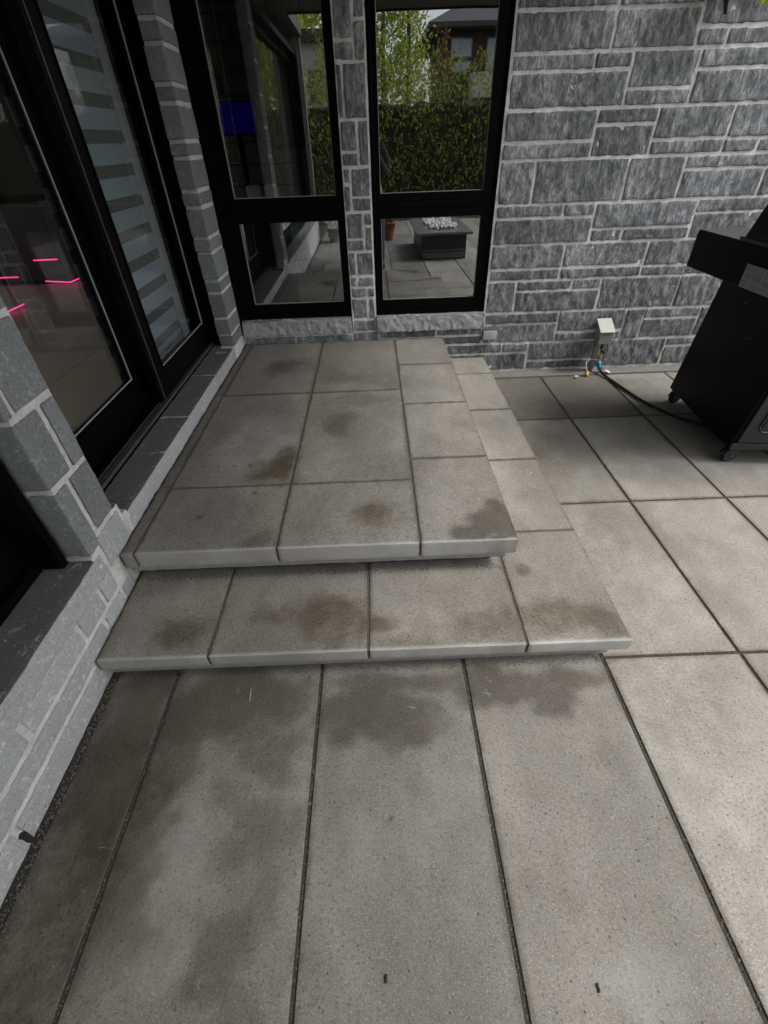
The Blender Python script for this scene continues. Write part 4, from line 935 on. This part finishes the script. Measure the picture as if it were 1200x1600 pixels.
bv = [(0,Y,.96),(0,Y,1.10),(0,Y-.01,1.27),(0,Y,1.42),(0,Y+.01,1.50),(0,Y+.03,1.60),(0,Y+.04,1.70)]; br = [(.14,.105),(.125,.10),(.145,.11),(.13,.09),(.055,.055),(.075,.085),(.070,.08)]
be = [(0,1),(1,2),(2,3),(3,4),(4,5),(5,6)]
def addchain(start, pts, rad):
    last = start
    for p_, r_ in zip(pts, rad): bv.append(p_); br.append(r_); be.append((last, len(bv)-1)); last = len(bv)-1
    return last
for sx in (-1, 1):
    h_ = addchain(3, [(sx*.16,Y,1.41),(sx*.225,Y+.02,1.27),(sx*.235,Y+.06,1.13),(sx*.16,Y+.20,1.25),(sx*.075,Y+.34,1.40),(sx*.062,Y+.375,1.44)], [.065,.052,.045,.037,.027,.030])
    for f in range(4):
        a = Vector((sx*(.072-.006*f), Y+.385+.004*f, 1.475-.021*f)); 
        addchain(h_, [tuple(a), tuple(a+Vector((-sx*.022,.018,.012))), tuple(a+Vector((-sx*.040,.012,.016)))], [.010,.009,.007])
    addchain(h_, [(sx*.060,Y+.365,1.475),(sx*.040,Y+.360,1.492)], [.011,.008])
    addchain(0, [(sx*.10,Y,.90),(sx*.11,Y+.01,.52),(sx*.115,Y-.01,.12),(sx*.118,Y+.01,.045),(sx*.125,Y+.14,.035)], [.095,.065,.042,.038,.034])
skin('body', bv, be, br, simple('skin_tone', (.36,.22,.16), .55))
shv = [(0,Y,1.0),(0,Y,1.12),(0,Y-.01,1.27),(0,Y,1.42),(0,Y+.005,1.475)]; shr = [(.165,.125),(.145,.118),(.165,.128),(.15,.108),(.075,.07)]; she = [(0,1),(1,2),(2,3),(3,4)]
for sx in (-1, 1):
    k = 3
    for p_, r_ in (((sx*.16,Y,1.41),.078),((sx*.225,Y+.02,1.27),.064),((sx*.235,Y+.06,1.13),.058),((sx*.16,Y+.20,1.25),.047),((sx*.095,Y+.31,1.365),.04)):
        shv.append(p_); shr.append(r_); she.append((k, len(shv)-1)); k = len(shv)-1
t = NT('striped_shirt'); wv = t.n('ShaderNodeTexWave', {'Vector': t.pos((1,1,1)), 'Scale': 9., 'Distortion': 1.}, bands_direction='Z')
skin('shirt', shv, she, shr, t.bsdf(Base_Color=t.mix(t.ramp(wv.outputs['Fac'], [(.42,0.),(.5,1.)]), (.035,.022,.025), (.11,.075,.07)), Roughness=.9))
jv = [(0,Y,.98)]; jr = [(.155,.12)]; je = []
for sx in (-1, 1):
    k = 0
    for p_, r_ in (((sx*.10,Y,.88),.108),((sx*.11,Y+.01,.52),.080),((sx*.115,Y-.01,.13),.062),((sx*.116,Y-.01,.075),.060)):
        jv.append(p_); jr.append(r_); je.append((k, len(jv)-1)); k = len(jv)-1
skin('jeans', jv, je, jr, simple('denim', (.05,.07,.13), .9))
for sx in (-1, 1): MB().rbox((sx*.12-.05,Y-.08,.0), (sx*.12+.05,Y+.19,.085), r=.035, res=.03).build('shoe', M['rubber'], pe, smooth=True)
skin('hair', [(0,Y+.0,1.62),(0,Y+.01,1.70),(0,Y+.05,1.745)], [(0,1),(1,2)], [(.07,.06),(.085,.075),(.062,.055)], simple('dark_hair', (.03,.02,.015), .6))
fc = MB()
for sx in (-1, 1): fc.tube([(sx*.03,Y+.112,1.640),(sx*.03,Y+.118,1.640)], [.011,.006], 10)
fc.build('eyes', M['rubber'], pe, smooth=True)
MB().tube([(0,Y+.105,1.635),(0,Y+.135,1.598),(0,Y+.112,1.592)], [.009,.014,.008], 8).build('nose', simple('skin_nose', (.36,.22,.16), .55), pe, smooth=True)
MB().rbox((-.024,Y+.108,1.566), (.024,Y+.118,1.574), r=.003, res=.01).build('mouth', simple('lips', (.3,.12,.1), .5), pe, smooth=True)
ph = MB().rbox((-.040,-.075,1.432), (.040,-.067,1.565), r=.0035, res=.1).build('phone', M['bbq_lid'], smooth=True); ph.location = (0,0,0)
tag(ph, 'black phone held up in both hands by the mirrored person', 'phone')
